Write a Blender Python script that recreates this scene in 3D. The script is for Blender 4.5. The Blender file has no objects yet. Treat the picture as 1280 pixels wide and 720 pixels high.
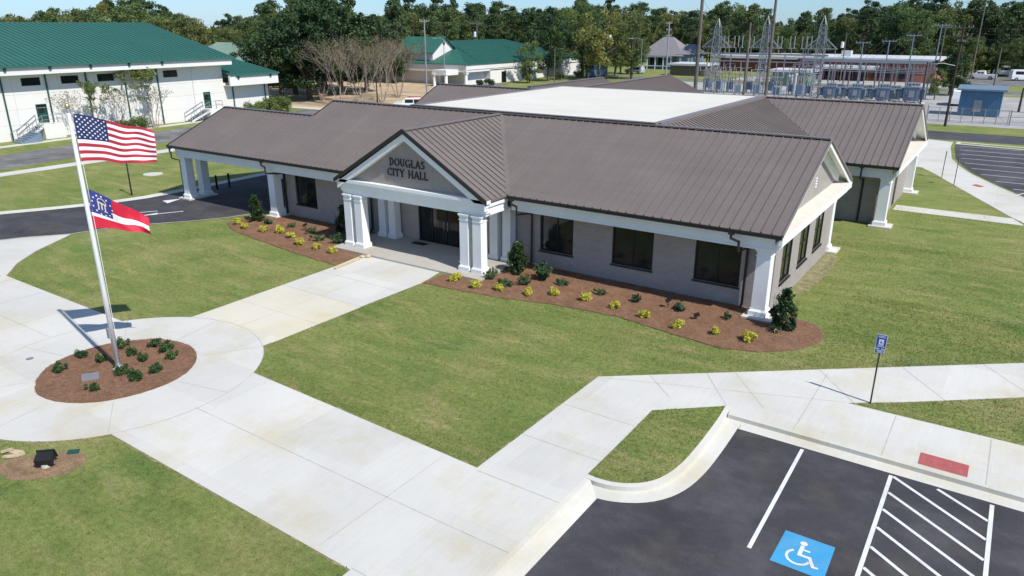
import bpy, math, random
import numpy as np
from mathutils import Vector, Matrix
from mathutils.geometry import tessellate_polygon
C = bpy.context.scene.collection
R = math.radians
rnd = random.Random(7)

# ------------------------------------------------------------ camera numbers (also used to look up site positions)
CAM = np.array([6.8284, -29.023, 11.5752]); FOC = 924.2336; PITCH = -0.3435; YAW = -0.594
_cp, _sp, _cy, _sy = math.cos(PITCH), math.sin(PITCH), math.cos(YAW), math.sin(YAW)
FW = np.array([_sy*_cp, _cy*_cp, _sp]); RT = np.array([_cy, -_sy, 0.0]); UP = np.cross(RT, FW)
def ray(px, py): return FW*FOC + RT*(px-640) - UP*(py-360)
def gnd(px, py, z=0.0):
    d = ray(px, py); t = (z-CAM[2])/d[2]; p = CAM+t*d; return float(p[0]), float(p[1])
def site(px, dist, py=100):
    d = ray(px, py); d = d/np.hypot(d[0], d[1]); p = CAM+dist*d; return float(p[0]), float(p[1])
def onx(px, py, X):
    d = ray(px, py); t = (X-CAM[0])/d[0]; p = CAM+t*d; return float(p[1]), float(p[2])
def proj(x, y, z):
    d = np.array([x, y, z])-CAM; w = d@FW; return 640+FOC*(d@RT)/w, 360-FOC*(d@UP)/w
def topz(x, y, py):
    lo, hi = -5.0, 80.0
    for _ in range(40):
        m = (lo+hi)/2
        if proj(x, y, m)[1] > py: lo = m
        else: hi = m
    return lo

# ------------------------------------------------------------ mesh builder
class MB:
    def __init__(s): s.v = []; s.f = []; s.m = []
    def poly(s, pts, mi=0):
        b = len(s.v); s.v += [tuple(map(float, p)) for p in pts]; s.f.append(tuple(range(b, b+len(pts)))); s.m.append(mi)
    def box(s, x0, x1, y0, y1, z0, z1, mi=0):
        if x0 > x1: x0, x1 = x1, x0
        if y0 > y1: y0, y1 = y1, y0
        if z0 > z1: z0, z1 = z1, z0
        b = len(s.v)
        s.v += [(x, y, z) for z in (z0, z1) for y in (y0, y1) for x in (x0, x1)]
        for q in ((0,2,3,1),(4,5,7,6),(0,1,5,4),(2,6,7,3),(0,4,6,2),(1,3,7,5)):
            s.f.append(tuple(b+i for i in q)); s.m.append(mi)
    def frustum(s, cx, cy, z0, z1, a0, b0, a1, b1, mi=0):
        b = len(s.v)
        for z, a, c in ((z0, a0, b0), (z1, a1, b1)):
            s.v += [(cx-a, cy-c, z), (cx+a, cy-c, z), (cx+a, cy+c, z), (cx-a, cy+c, z)]
        for q in ((3,2,1,0),(4,5,6,7),(0,1,5,4),(1,2,6,5),(2,3,7,6),(3,0,4,7)):
            s.f.append(tuple(b+i for i in q)); s.m.append(mi)
    def prism(s, pts, z0, z1, mi=0, bottom=True):
        n = len(pts); b = len(s.v)
        s.v += [(p[0], p[1], z0) for p in pts] + [(p[0], p[1], z1) for p in pts]
        tri = tessellate_polygon([[Vector((p[0], p[1], 0)) for p in pts]])
        for t in tri:
            a = [pts[i] for i in t]
            ar = (a[1][0]-a[0][0])*(a[2][1]-a[0][1])-(a[1][1]-a[0][1])*(a[2][0]-a[0][0])
            if ar < 0: t = t[::-1]
            s.f.append(tuple(b+n+i for i in t)); s.m.append(mi)
            if bottom: s.f.append(tuple(b+i for i in t[::-1])); s.m.append(mi)
        ar = sum(pts[i][0]*pts[(i+1) % n][1]-pts[(i+1) % n][0]*pts[i][1] for i in range(n))
        for i in range(n):
            j = (i+1) % n
            q = (b+i, b+j, b+n+j, b+n+i)
            s.f.append(q if ar > 0 else q[::-1]); s.m.append(mi)
    def flat(s, pts, z, mi=0, holes=()):
        loops = [[Vector((p[0], p[1], 0)) for p in pts]] + [[Vector((p[0], p[1], 0)) for p in h] for h in holes]
        allp = [p for l in loops for p in l]; b = len(s.v); s.v += [(p.x, p.y, z) for p in allp]
        for t in tessellate_polygon(loops):
            a = [allp[i] for i in t]
            ar = (a[1].x-a[0].x)*(a[2].y-a[0].y)-(a[1].y-a[0].y)*(a[2].x-a[0].x)
            if ar < 0: t = t[::-1]
            s.f.append(tuple(b+i for i in t)); s.m.append(mi)
    def bar(s, p0, p1, w, h, mi=0, up=(0, 0, 1)):
        p0 = Vector(p0); p1 = Vector(p1); d = (p1-p0).normalized(); u = Vector(up)
        if abs(d.dot(u)) > .99: u = Vector((1, 0, 0))
        r = d.cross(u).normalized(); u = r.cross(d).normalized(); b = len(s.v)
        for p in (p0, p1):
            for a, c in ((-1,-1),(1,-1),(1,1),(-1,1)): s.v.append(tuple(p+r*(a*w/2)+u*(c*h/2)))
        for q in ((3,2,1,0),(4,5,6,7),(0,1,5,4),(1,2,6,5),(2,3,7,6),(3,0,4,7)):
            s.f.append(tuple(b+i for i in q)); s.m.append(mi)
    def tube(s, pts, rad, n=8, mi=0, cap=True):
        pts = [Vector(p) for p in pts]
        if not hasattr(rad, '__len__'): rad = [rad]*len(pts)
        b = len(s.v); ref = None
        for i, p in enumerate(pts):
            d = (pts[min(i+1, len(pts)-1)]-pts[max(i-1, 0)]).normalized()
            if ref is None: ref = Vector((1, 0, 0)) if abs(d.x) < .9 else Vector((0, 1, 0))
            r = (ref-d*ref.dot(d)).normalized(); ref = r; u = d.cross(r)
            for k in range(n):
                a = 2*math.pi*k/n; s.v.append(tuple(p+(r*math.cos(a)+u*math.sin(a))*rad[i]))
        for i in range(len(pts)-1):
            for k in range(n):
                j = (k+1) % n
                s.f.append((b+i*n+k, b+i*n+j, b+(i+1)*n+j, b+(i+1)*n+k)); s.m.append(mi)
        if cap:
            s.f.append(tuple(b+k for k in range(n))[::-1]); s.m.append(mi)
            s.f.append(tuple(b+(len(pts)-1)*n+k for k in range(n))); s.m.append(mi)
    def ball(s, c, r, n=10, mi=0, sz=1.0):
        m = n//2; b = len(s.v)
        for i in range(m+1):
            t = math.pi*i/m
            for k in range(n):
                a = 2*math.pi*k/n; s.v.append((c[0]+r*math.sin(t)*math.cos(a), c[1]+r*math.sin(t)*math.sin(a), c[2]+r*sz*math.cos(t)))
        for i in range(m):
            for k in range(n):
                j = (k+1) % n; s.f.append((b+i*n+k, b+(i+1)*n+k, b+(i+1)*n+j, b+i*n+j)); s.m.append(mi)

WL = {}
def tag(o, label=None, cat=None, group=None, kind=None):
    if label: o['label'] = label
    if cat: o['category'] = cat
    if group: o['group'] = group
    if kind: o['kind'] = kind
    return o
def link_mesh(name, me, parent):
    o = bpy.data.objects.new(name, me); C.objects.link(o)
    base = WL.get(parent.name, Vector((0, 0, 0))) if parent else Vector((0, 0, 0))
    if parent: o.parent = parent
    WL[o.name] = base.copy(); return o
def obj(name, mb, mats, parent=None, smooth=False, label=None):
    """mb is in world coordinates; the child is stored relative to its thing's base"""
    if not isinstance(mats, (list, tuple)): mats = [mats]
    base = WL.get(parent.name, Vector((0, 0, 0))) if parent else Vector((0, 0, 0))
    me = bpy.data.meshes.new(name)
    me.from_pydata([(a-base.x, b-base.y, c-base.z) for a, b, c in mb.v], [], mb.f)
    for m in mats: me.materials.append(m)
    if len(mats) > 1: me.polygons.foreach_set('material_index', mb.m)
    if smooth: me.polygons.foreach_set('use_smooth', [True]*len(me.polygons))
    me.update()
    o = link_mesh(name, me, parent)
    if label: o['label'] = label
    return o
def thing(name, loc, label, cat, group=None, rz=0):
    o = bpy.data.objects.new(name, None); C.objects.link(o); o.location = loc; o.rotation_euler = (0, 0, rz); o.empty_display_size = .3
    WL[o.name] = Vector(loc); return tag(o, label, cat, group)
def proto(name, label, cat, group=None):
    return thing(name, (0, 0, 0), label, cat, group)
def dup(root, loc, rz=0, sc=1, label=None, group=None):
    r = root.copy(); C.objects.link(r); r.location = loc; r.rotation_euler = (0, 0, rz); r.scale = (sc, sc, sc)
    if label: r['label'] = label
    if group: r['group'] = group
    for ch in list(root.children):
        c = ch.copy(); C.objects.link(c); c.parent = r
        for g in list(ch.children):
            d = g.copy(); C.objects.link(d); d.parent = c
    return r
class Spawner:
    """first call moves the prototype itself, later calls copy it"""
    def __init__(s, root): s.root = root; s.used = False
    def put(s, loc, rz=0, sc=1, label=None, group=None):
        if not s.used:
            s.used = True; s.root.location = loc; s.root.rotation_euler = (0, 0, rz); s.root.scale = (sc, sc, sc)
            if label: s.root['label'] = label
            if group: s.root['group'] = group
            return s.root
        return dup(s.root, loc, rz, sc, label, group)
def quads_mesh(name, V, mats, tri=False, mi=None):
    k = 3 if tri else 4; n = len(V)//k
    me = bpy.data.meshes.new(name)
    me.vertices.add(len(V)); me.vertices.foreach_set('co', np.asarray(V, dtype=np.float32).ravel())
    me.loops.add(n*k); me.loops.foreach_set('vertex_index', np.arange(n*k, dtype=np.int32))
    me.polygons.add(n); me.polygons.foreach_set('loop_start', np.arange(0, n*k, k, dtype=np.int32))
    me.update(calc_edges=True)
    for m in mats: me.materials.append(m)
    if mi is not None: me.polygons.foreach_set('material_index', mi)
    me.update(); return me

# ------------------------------------------------------------ materials
def nt(name):
    m = bpy.data.materials.new(name); m.use_nodes = True; t = m.node_tree
    return m, t, t.nodes['Principled BSDF']
def N(t, ty, **kw):
    n = t.nodes.new(ty)
    for k, v in kw.items():
        if k in n.inputs: n.inputs[k].default_value = v
        else: setattr(n, k, v)
    return n
def ramp(t, src, stops):
    r = t.nodes.new('ShaderNodeValToRGB'); e = r.color_ramp.elements
    while len(e) < len(stops): e.new(.5)
    for i, (p, c) in enumerate(stops):
        e[i].position = p; e[i].color = (c[0], c[1], c[2], 1) if hasattr(c, '__len__') else (c, c, c, 1)
    t.links.new(src, r.inputs['Fac']); return r.outputs['Color']
def noise(t, vec, scale, detail=4, rough=.55):
    n = t.nodes.new('ShaderNodeTexNoise'); n.inputs['Scale'].default_value = scale
    n.inputs['Detail'].default_value = detail; n.inputs['Roughness'].default_value = rough
    if vec is not None: t.links.new(vec, n.inputs['Vector'])
    return n.outputs['Fac']
def mixc(t, fac, a, b, mode='MIX'):
    n = t.nodes.new('ShaderNodeMix'); n.data_type = 'RGBA'; n.blend_type = mode
    for i, x in ((6, a), (7, b)):
        if hasattr(x, 'default_value') or hasattr(x, 'is_output'): t.links.new(x, n.inputs[i])
        else: n.inputs[i].default_value = (x[0], x[1], x[2], 1)
    if hasattr(fac, 'is_output'): t.links.new(fac, n.inputs[0])
    else: n.inputs[0].default_value = fac
    return n.outputs[2]
def pos(t, world=True):
    if world: return t.nodes.new('ShaderNodeNewGeometry').outputs['Position']
    return t.nodes.new('ShaderNodeTexCoord').outputs['Object']
def mat(name, col, rough=.7, var=.12, scale=2.0, bump=0, bscale=30, metal=0, spec=.4, world=True, fine=0, fscale=60):
    m, t, b = nt(name); p = pos(t, world)
    a = tuple(c*(1-var) for c in col); d = tuple(min(1, c*(1+var)) for c in col)
    c = ramp(t, noise(t, p, scale), [(.3, a), (.7, d)])
    if fine: c = mixc(t, 1.0, c, ramp(t, noise(t, p, fscale, 3), [(.25, 1-fine), (.75, 1+fine)]), 'MULTIPLY')
    t.links.new(c, b.inputs['Base Color'])
    b.inputs['Roughness'].default_value = rough; b.inputs['Metallic'].default_value = metal
    b.inputs['Specular IOR Level'].default_value = spec
    if bump:
        bn = N(t, 'ShaderNodeBump', Strength=bump, Distance=.02); t.links.new(noise(t, p, bscale), bn.inputs['Height'])
        t.links.new(bn.outputs[0], b.inputs['Normal'])
    return m
def leafmat(name, cols, trans=.25, rough=.55, scale=1.2, objvar=True):
    m, t, b = nt(name); p = pos(t)
    c = ramp(t, noise(t, p, scale, 3), [(.3, cols[0]), (.5, cols[1]), (.7, cols[2])])
    if objvar:
        oi = t.nodes.new('ShaderNodeObjectInfo')
        c = mixc(t, 1.0, c, ramp(t, oi.outputs['Random'], [(0, (.72, .8, .75)), (.5, (1, 1, 1)), (1, (1.35, 1.18, .95))]), 'MULTIPLY')
    t.links.new(c, b.inputs['Base Color']); b.inputs['Roughness'].default_value = rough; b.inputs['Specular IOR Level'].default_value = .3
    tr = t.nodes.new('ShaderNodeBsdfTranslucent'); t.links.new(c, tr.inputs['Color'])
    mx = t.nodes.new('ShaderNodeMixShader'); mx.inputs[0].default_value = trans
    t.links.new(b.outputs[0], mx.inputs[1]); t.links.new(tr.outputs[0], mx.inputs[2])
    t.links.new(mx.outputs[0], t.nodes['Material Output'].inputs['Surface'])
    return m
def brickmat(name, c1, c2, mortar, bw=.3, bh=.1):
    m, t, b = nt(name); p = pos(t)
    sp = t.nodes.new('ShaderNodeSeparateXYZ'); t.links.new(p, sp.inputs[0])
    ad = N(t, 'ShaderNodeMath', operation='ADD'); t.links.new(sp.outputs[0], ad.inputs[0]); t.links.new(sp.outputs[1], ad.inputs[1])
    cb = t.nodes.new('ShaderNodeCombineXYZ'); t.links.new(ad.outputs[0], cb.inputs[0]); t.links.new(sp.outputs[2], cb.inputs[1])
    br = t.nodes.new('ShaderNodeTexBrick'); t.links.new(cb.outputs[0], br.inputs['Vector'])
    br.inputs['Color1'].default_value = (*c1, 1); br.inputs['Color2'].default_value = (*c2, 1); br.inputs['Mortar'].default_value = (*mortar, 1)
    br.inputs['Scale'].default_value = 1; br.inputs['Brick Width'].default_value = bw; br.inputs['Row Height'].default_value = bh; br.inputs['Mortar Size'].default_value = .007
    c = mixc(t, 1.0, br.outputs['Color'], ramp(t, noise(t, p, .7), [(.3, .93), (.7, 1.05)]), 'MULTIPLY')
    t.links.new(c, b.inputs['Base Color']); b.inputs['Roughness'].default_value = .8
    bn = N(t, 'ShaderNodeBump', Strength=.5, Distance=.01, invert=True); t.links.new(br.outputs['Fac'], bn.inputs['Height']); t.links.new(bn.outputs[0], b.inputs['Normal'])
    return m
def glassmat(name, col=(.012, .014, .014), rough=.04):
    m, t, b = nt(name); p = pos(t)
    t.links.new(ramp(t, noise(t, p, .8), [(.35, col), (.7, tuple(c*2.2 for c in col))]), b.inputs['Base Color'])
    b.inputs['Roughness'].default_value = rough; b.inputs['Specular IOR Level'].default_value = .35
    bn = N(t, 'ShaderNodeBump', Strength=.03, Distance=.05); t.links.new(noise(t, p, 1.2), bn.inputs['Height']); t.links.new(bn.outputs[0], b.inputs['Normal'])
    return m

def lawnmat(name):
    m, t, b = nt(name); p = pos(t)
    mp = N(t, 'ShaderNodeMapping'); mp.inputs['Scale'].default_value = (.45, 1.6, 1); mp.inputs['Rotation'].default_value = (0, 0, .25); t.links.new(p, mp.inputs[0])
    big = ramp(t, noise(t, p, .16, 6, .66), [(.34, (.122, .176, .044)), (.47, (.182, .215, .066)), (.56, (.240, .242, .088)), (.68, (.35, .295, .150))])
    c = mixc(t, .5, big, ramp(t, noise(t, mp.outputs[0], .9, 5, .65), [(.32, (.115, .182, .044)), (.55, (.192, .225, .068)), (.72, (.32, .28, .135))]))
    c = mixc(t, ramp(t, noise(t, mp.outputs[0], .55, 6, .72), [(.54, 0.0), (.70, .75)]), c, (.36, .285, .150))
    c = mixc(t, ramp(t, noise(t, p, .28, 4, .6), [(.56, 0.0), (.70, .55)]), c, (.080, .155, .040))
    c = mixc(t, 1.0, c, ramp(t, noise(t, p, 5.5, 6, .7), [(.25, .66), (.75, 1.34)]), 'MULTIPLY')
    c = mixc(t, 1.0, c, ramp(t, noise(t, p, 30, 4, .75), [(.22, .55), (.78, 1.45)]), 'MULTIPLY')
    wp = N(t, 'ShaderNodeMix', data_type='VECTOR') if False else None
    sod = t.nodes.new('ShaderNodeTexBrick'); t.links.new(p, sod.inputs['Vector'])
    for q_, v_ in (('Color1', .93), ('Color2', 1.06), ('Mortar', .88)): sod.inputs[q_].default_value = (v_, v_, v_*.98, 1)
    sod.inputs['Scale'].default_value = 1; sod.inputs['Brick Width'].default_value = 1.9; sod.inputs['Row Height'].default_value = .62; sod.inputs['Mortar Size'].default_value = .02; sod.inputs['Mortar Smooth'].default_value = 1
    c = mixc(t, 1.0, c, sod.outputs['Color'], 'MULTIPLY')
    t.links.new(c, b.inputs['Base Color']); b.inputs['Roughness'].default_value = .95; b.inputs['Specular IOR Level'].default_value = .1
    bn = N(t, 'ShaderNodeBump', Strength=.8, Distance=.05); t.links.new(noise(t, p, 22, 6, .75), bn.inputs['Height']); t.links.new(bn.outputs[0], b.inputs['Normal'])
    return m
def concretemat(name, col=(.565, .55, .51)):
    m, t, b = nt(name); p = pos(t)
    c = ramp(t, noise(t, p, .22, 5, .6), [(.30, tuple(x*.90 for x in col)), (.55, col), (.75, tuple(min(1, x*1.05) for x in col))])
    st = ramp(t, noise(t, p, .33, 6, .7), [(.50, 0.0), (.68, 1.0)])
    c = mixc(t, 1.0, c, mixc(t, st, (1, 1, 1), (.95, .90, .76)), 'MULTIPLY')
    mp = N(t, 'ShaderNodeMapping'); mp.inputs['Scale'].default_value = (6, .5, 1); t.links.new(p, mp.inputs[0])
    c = mixc(t, 1.0, c, ramp(t, noise(t, mp.outputs[0], 1.6, 4), [(.25, .965), (.75, 1.03)]), 'MULTIPLY')
    c = mixc(t, 1.0, c, ramp(t, noise(t, p, 28, 4, .7), [(.25, .94), (.75, 1.05)]), 'MULTIPLY')
    sl_ = t.nodes.new('ShaderNodeTexBrick'); t.links.new(p, sl_.inputs['Vector']); sl_.offset = 0
    for q_, v_ in (('Color1', .95), ('Color2', 1.04), ('Mortar', 1.0)): sl_.inputs[q_].default_value = (v_, v_, v_, 1)
    sl_.inputs['Scale'].default_value = 1; sl_.inputs['Brick Width'].default_value = 3.2; sl_.inputs['Row Height'].default_value = 2.42; sl_.inputs['Mortar Size'].default_value = 0
    c = mixc(t, 1.0, c, sl_.outputs['Color'], 'MULTIPLY')
    t.links.new(c, b.inputs['Base Color']); b.inputs['Roughness'].default_value = .85; b.inputs['Specular IOR Level'].default_value = .25
    bn = N(t, 'ShaderNodeBump', Strength=.25, Distance=.008); t.links.new(noise(t, p, 60), bn.inputs['Height']); t.links.new(bn.outputs[0], b.inputs['Normal'])
    return m
def asphaltmat(name, col=(.050, .048, .053), streak=True):
    m, t, b = nt(name); p = pos(t)
    c = ramp(t, noise(t, p, .35, 6, .65), [(.28, tuple(x*.65 for x in col)), (.5, col), (.75, tuple(x*1.9 for x in col))])
    br = ramp(t, noise(t, p, .5, 5, .6), [(.52, 0.0), (.70, .75)])
    c = mixc(t, br, c, (.085, .073, .064))
    mp = N(t, 'ShaderNodeMapping'); mp.inputs['Scale'].default_value = (1.0, 2.0, 1); mp.inputs['Rotation'].default_value = (0, 0, .9); t.links.new(p, mp.inputs[0])
    sc = ramp(t, noise(t, mp.outputs[0], .9, 6, .7), [(.52, 0.0), (.74, .32)])
    c = mixc(t, sc, c, (.12, .115, .11))
    c = mixc(t, 1.0, c, ramp(t, noise(t, p, 70, 3, .8), [(.3, .6), (.72, 1.5)]), 'MULTIPLY')
    t.links.new(c, b.inputs['Base Color']); b.inputs['Roughness'].default_value = .8; b.inputs['Specular IOR Level'].default_value = .3
    bn = N(t, 'ShaderNodeBump', Strength=.5, Distance=.01); t.links.new(noise(t, p, 90), bn.inputs['Height']); t.links.new(bn.outputs[0], b.inputs['Normal'])
    return m
def mulchmat(name):
    m, t, b = nt(name); p = pos(t)
    c = ramp(t, noise(t, p, 1.3, 5, .6), [(.3, (.185, .103, .062)), (.7, (.31, .178, .112))])
    c = mixc(t, 1.0, c, ramp(t, noise(t, p, 26, 5, .8), [(.25, .45), (.75, 1.55)]), 'MULTIPLY')
    t.links.new(c, b.inputs['Base Color']); b.inputs['Roughness'].default_value = .95; b.inputs['Specular IOR Level'].default_value = .1
    bn = N(t, 'ShaderNodeBump', Strength=1, Distance=.05); t.links.new(noise(t, p, 24, 6, .8), bn.inputs['Height']); t.links.new(bn.outputs[0], b.inputs['Normal'])
    return m

M = {}
M['lawn'] = lawnmat('lawn'); M['conc'] = concretemat('concrete'); M['kerb'] = concretemat('kerb_concrete', (.57, .55, .495)); M['stained'] = concretemat('stained_concrete', (.60, .56, .46))
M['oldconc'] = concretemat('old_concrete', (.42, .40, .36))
M['joint'] = mat('joint', (.40, .385, .35), .9, .2)
M['asph'] = asphaltmat('asphalt'); M['street'] = asphaltmat('street_asphalt', (.15, .145, .145)); M['street2'] = asphaltmat('street_dark', (.06, .058, .065))
M['gravel'] = mat('gravel', (.34, .33, .32), .95, .2, .3, .6, 10, fine=.35, fscale=9)
M['mulch'] = mulchmat('pine_straw'); M['dirt'] = mat('bare_soil', (.235, .145, .09), .95, .35, 2.5, .8, 12, fine=.35, fscale=22)
M['edge'] = mat('edge_soil', (.22, .195, .10), .95, .3, 3, fine=.35, fscale=22)
M['sand'] = mat('sandy_ground', (.44, .33, .21), .95, .25, .25, fine=.15, fscale=4)
def wornpaint(name, col, lo=.60, hi=.68):
    m, t, b = nt(name); p = pos(t)
    c = ramp(t, noise(t, p, 2.5, 4), [(.3, tuple(x*.86 for x in col)), (.7, col)])
    c = mixc(t, ramp(t, noise(t, p, 34, 5, .75), [(lo, 0.0), (hi, .8)]), c, (.10, .10, .10))
    c = mixc(t, ramp(t, noise(t, p, 1.7, 5, .7), [(.50, 0.0), (.75, .35)]), c, (.24, .22, .20))
    t.links.new(c, b.inputs['Base Color']); b.inputs['Roughness'].default_value = .65; return m
M['paint'] = wornpaint('road_paint', (.72, .72, .70))
M['bluepaint'] = wornpaint('blue_road_paint', (.050, .32, .58), .62, .72)
M['redpad'] = mat('red_pad', (.38, .10, .095), .7, .12, 5, fine=.15)
M['white'] = mat('white_trim', (.80, .80, .79), .5, .03, 1.2)
M['brick'] = brickmat('painted_brick', (.375, .33, .30), (.33, .29, .265), (.29, .255, .235))
M['stucco'] = mat('stucco', (.31, .27, .25), .9, .04, 3, .2, 80)
M['beige'] = mat('beige_flashing', (.56, .52, .45), .6, .05)
def roofmetal(name, col):
    m, t, b = nt(name); p = pos(t); sp = t.nodes.new('ShaderNodeSeparateXYZ'); t.links.new(p, sp.inputs[0])
    c = ramp(t, noise(t, p, .35, 4), [(.3, tuple(x*.93 for x in col)), (.7, tuple(x*1.06 for x in col))])
    for sc3 in ((2.4, .07, .0), (.09, 2.4, .0)):
        mp = N(t, 'ShaderNodeMapping'); mp.inputs['Scale'].default_value = sc3; t.links.new(p, mp.inputs[0])
        c = mixc(t, 1.0, c, ramp(t, noise(t, mp.outputs[0], 1.0, 3, .6), [(.25, .95), (.75, 1.05)]), 'MULTIPLY')
    c = mixc(t, 1.0, c, ramp(t, noise(t, p, 9, 4, .7), [(.3, .97), (.7, 1.03)]), 'MULTIPLY')
    t.links.new(c, b.inputs['Base Color']); b.inputs['Specular IOR Level'].default_value = .5
    t.links.new(ramp(t, noise(t, p, .8, 4), [(.3, .36), (.7, .52)]), b.inputs['Roughness'])
    bn = N(t, 'ShaderNodeBump', Strength=.12, Distance=.03); t.links.new(noise(t, p, 1.6, 2), bn.inputs['Height']); t.links.new(bn.outputs[0], b.inputs['Normal'])
    return m
M['roof'] = roofmetal('brown_roof_metal', (.168, .139, .126))
M['roofcap'] = mat('roof_cap_metal', (.195, .165, .155), .4, .05, .5, spec=.5)
M['bronze'] = mat('bronze_gutter', (.022, .018, .018), .45, .1)
def membranemat(name):
    m, t, b = nt(name); p = pos(t); c = ramp(t, noise(t, p, .25, 5, .6), [(.3, (.58, .555, .48)), (.7, (.655, .63, .56))])
    br = t.nodes.new('ShaderNodeTexBrick'); t.links.new(p, br.inputs['Vector'])
    for q_, v_ in (('Color1', .985), ('Color2', 1.015), ('Mortar', .90)): br.inputs[q_].default_value = (v_, v_, v_, 1)
    br.inputs['Scale'].default_value = 1; br.inputs['Brick Width'].default_value = 16; br.inputs['Row Height'].default_value = 1.9; br.inputs['Mortar Size'].default_value = .03
    c = mixc(t, 1.0, c, br.outputs['Color'], 'MULTIPLY'); t.links.new(c, b.inputs['Base Color']); b.inputs['Roughness'].default_value = .85; return m
M['membrane'] = membranemat('white_membrane')
M['wframe'] = mat('window_frame', (.012, .012, .013), .4, .1)
M['glass'] = glassmat('window_glass')
M['green_roof'] = roofmetal('green_roof_metal', (.028, .120, .090))
M['green_pale'] = mat('faded_green_roof', (.19, .27, .22), .6, .1, .4)
M['green_trim'] = mat('green_trim', (.014, .07, .055), .4, .1)
M['cream'] = mat('cream_panel', (.68, .665, .63), .85, .04, .25)
M['creamline'] = mat('panel_joint', (.47, .45, .41), .9, .1)
M['steel'] = mat('galvanized', (.30, .31, .33), .5, .1, 3, metal=.3)
M['alu'] = mat('aluminium', (.80, .80, .82), .35, .03, 2, metal=.35)
M['gold'] = mat('gold_ball', (.72, .55, .28), .3, .05, 2, metal=.8)
M['black'] = mat('black_metal', (.015, .015, .016), .5, .1)
M['wood'] = mat('weathered_wood', (.14, .12, .10), .9, .25, 2)
M['darkwood'] = mat('dark_pole_wood', (.045, .035, .03), .9, .25, 2)
M['bark'] = mat('bark', (.11, .09, .07), .95, .3, 3)
M['palebark'] = mat('pale_bark', (.36, .29, .23), .9, .2, 3)
M['twig'] = mat('grey_twigs', (.23, .19, .16), .9, .2, 3)
M['wire'] = mat('wire', (.05, .05, .05), .6, .1)
M['lumber'] = mat('lumber', (.55, .42, .27), .8, .15, 3)
M['stone'] = mat('stone_piece', (.50, .38, .26), .9, .2, 5)
M['signblue'] = mat('sign_blue', (.015, .07, .36), .45, .05)
M['signgreen'] = mat('sign_post_green', (.03, .05, .035), .6, .15)
M['slate'] = mat('dark_slate', (.20, .20, .21), .5, .1)
M['redbrick'] = mat('red_brick_far', (.20, .062, .045), .9, .2, .6)
M['redbrick2'] = mat('light_red_brick_far', (.30, .12, .09), .9, .2, .6)
M['whiteroof'] = mat('white_flat_roof', (.52, .53, .55), .7, .05, .3)
M['tgrey'] = mat('transformer_grey', (.15, .205, .27), .5, .08, 2)
M['porc'] = mat('porcelain', (.30, .25, .23), .3, .1)
M['shed'] = mat('blue_shed_metal', (.085, .19, .30), .5, .1, 1)
M['bluegrey'] = mat('blue_grey_siding', (.16, .23, .30), .8, .08)
M['shingle'] = mat('grey_shingle', (.21, .20, .215), .9, .12, 2)
M['carwhite'] = mat('white_car_paint', (.78, .78, .78), .25, .02, spec=.6)
M['carsilver'] = mat('silver_car_paint', (.42, .44, .46), .25, .02, spec=.6)
M['carred'] = mat('red_car_paint', (.50, .07, .03), .3, .02, spec=.6)
M['busblue'] = mat('blue_vehicle_paint', (.10, .22, .42), .35, .03)
M['tyre'] = mat('tyre_rubber', (.02, .02, .02), .9, .1)
M['flagred'] = mat('flag_red', (.40, .022, .045), .75, .04, 3); M['flagwhite'] = mat('flag_white', (.82, .80, .80), .75, .02, 3)
M['flagblue'] = mat('flag_blue', (.014, .026, .105), .75, .04, 3); M['gared'] = mat('flag_bright_red', (.56, .016, .045), .7, .04, 3)
M['gablue'] = mat('flag_bright_blue', (.030, .040, .20), .7, .04, 3); M['gagold'] = mat('flag_gold', (.62, .55, .36), .7, .04, 3)
M['leaf_dark'] = leafmat('leaf_dark', [(.012, .030, .012), (.024, .052, .018), (.045, .085, .030)], .12, .35, 6)
M['leaf_mid'] = leafmat('leaf_mid', [(.045, .085, .035), (.075, .13, .055), (.12, .17, .085)], .2, .5, 8)
M['leaf_rose'] = leafmat('leaf_rose', [(.028, .062, .020), (.050, .100, .032), (.090, .14, .05)], .2, .45, 8)
M['leaf_yellow'] = leafmat('leaf_yellow', [(.36, .37, .045), (.52, .49, .06), (.66, .60, .14)], .25, .5, 9, False)
M['tree_a'] = leafmat('tree_leaf_green', [(.080, .130, .042), (.125, .185, .062), (.185, .245, .092)], .4, .6, .35)
M['tree_b'] = leafmat('tree_leaf_olive', [(.11, .135, .045), (.175, .20, .068), (.25, .26, .10)], .4, .6, .35)
M['tree_c'] = leafmat('tree_leaf_deep', [(.026, .055, .022), (.044, .082, .030), (.072, .115, .042)], .2, .6, .35)
M['pine'] = leafmat('pine_needles', [(.048, .088, .036), (.080, .130, .052), (.125, .175, .075)], .3, .6, .4)
M['crape'] = leafmat('sparse_leaf', [(.15, .105, .06), (.14, .13, .06), (.17, .17, .08)], .25, .6, .6)
M['straw'] = mat('straw_strand', (.30, .165, .10), .9, .5, 6)
M['blade'] = leafmat('grass_blade', [(.150, .215, .055), (.25, .285, .092), (.40, .35, .165)], .2, .8, 1.1, False)

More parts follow.
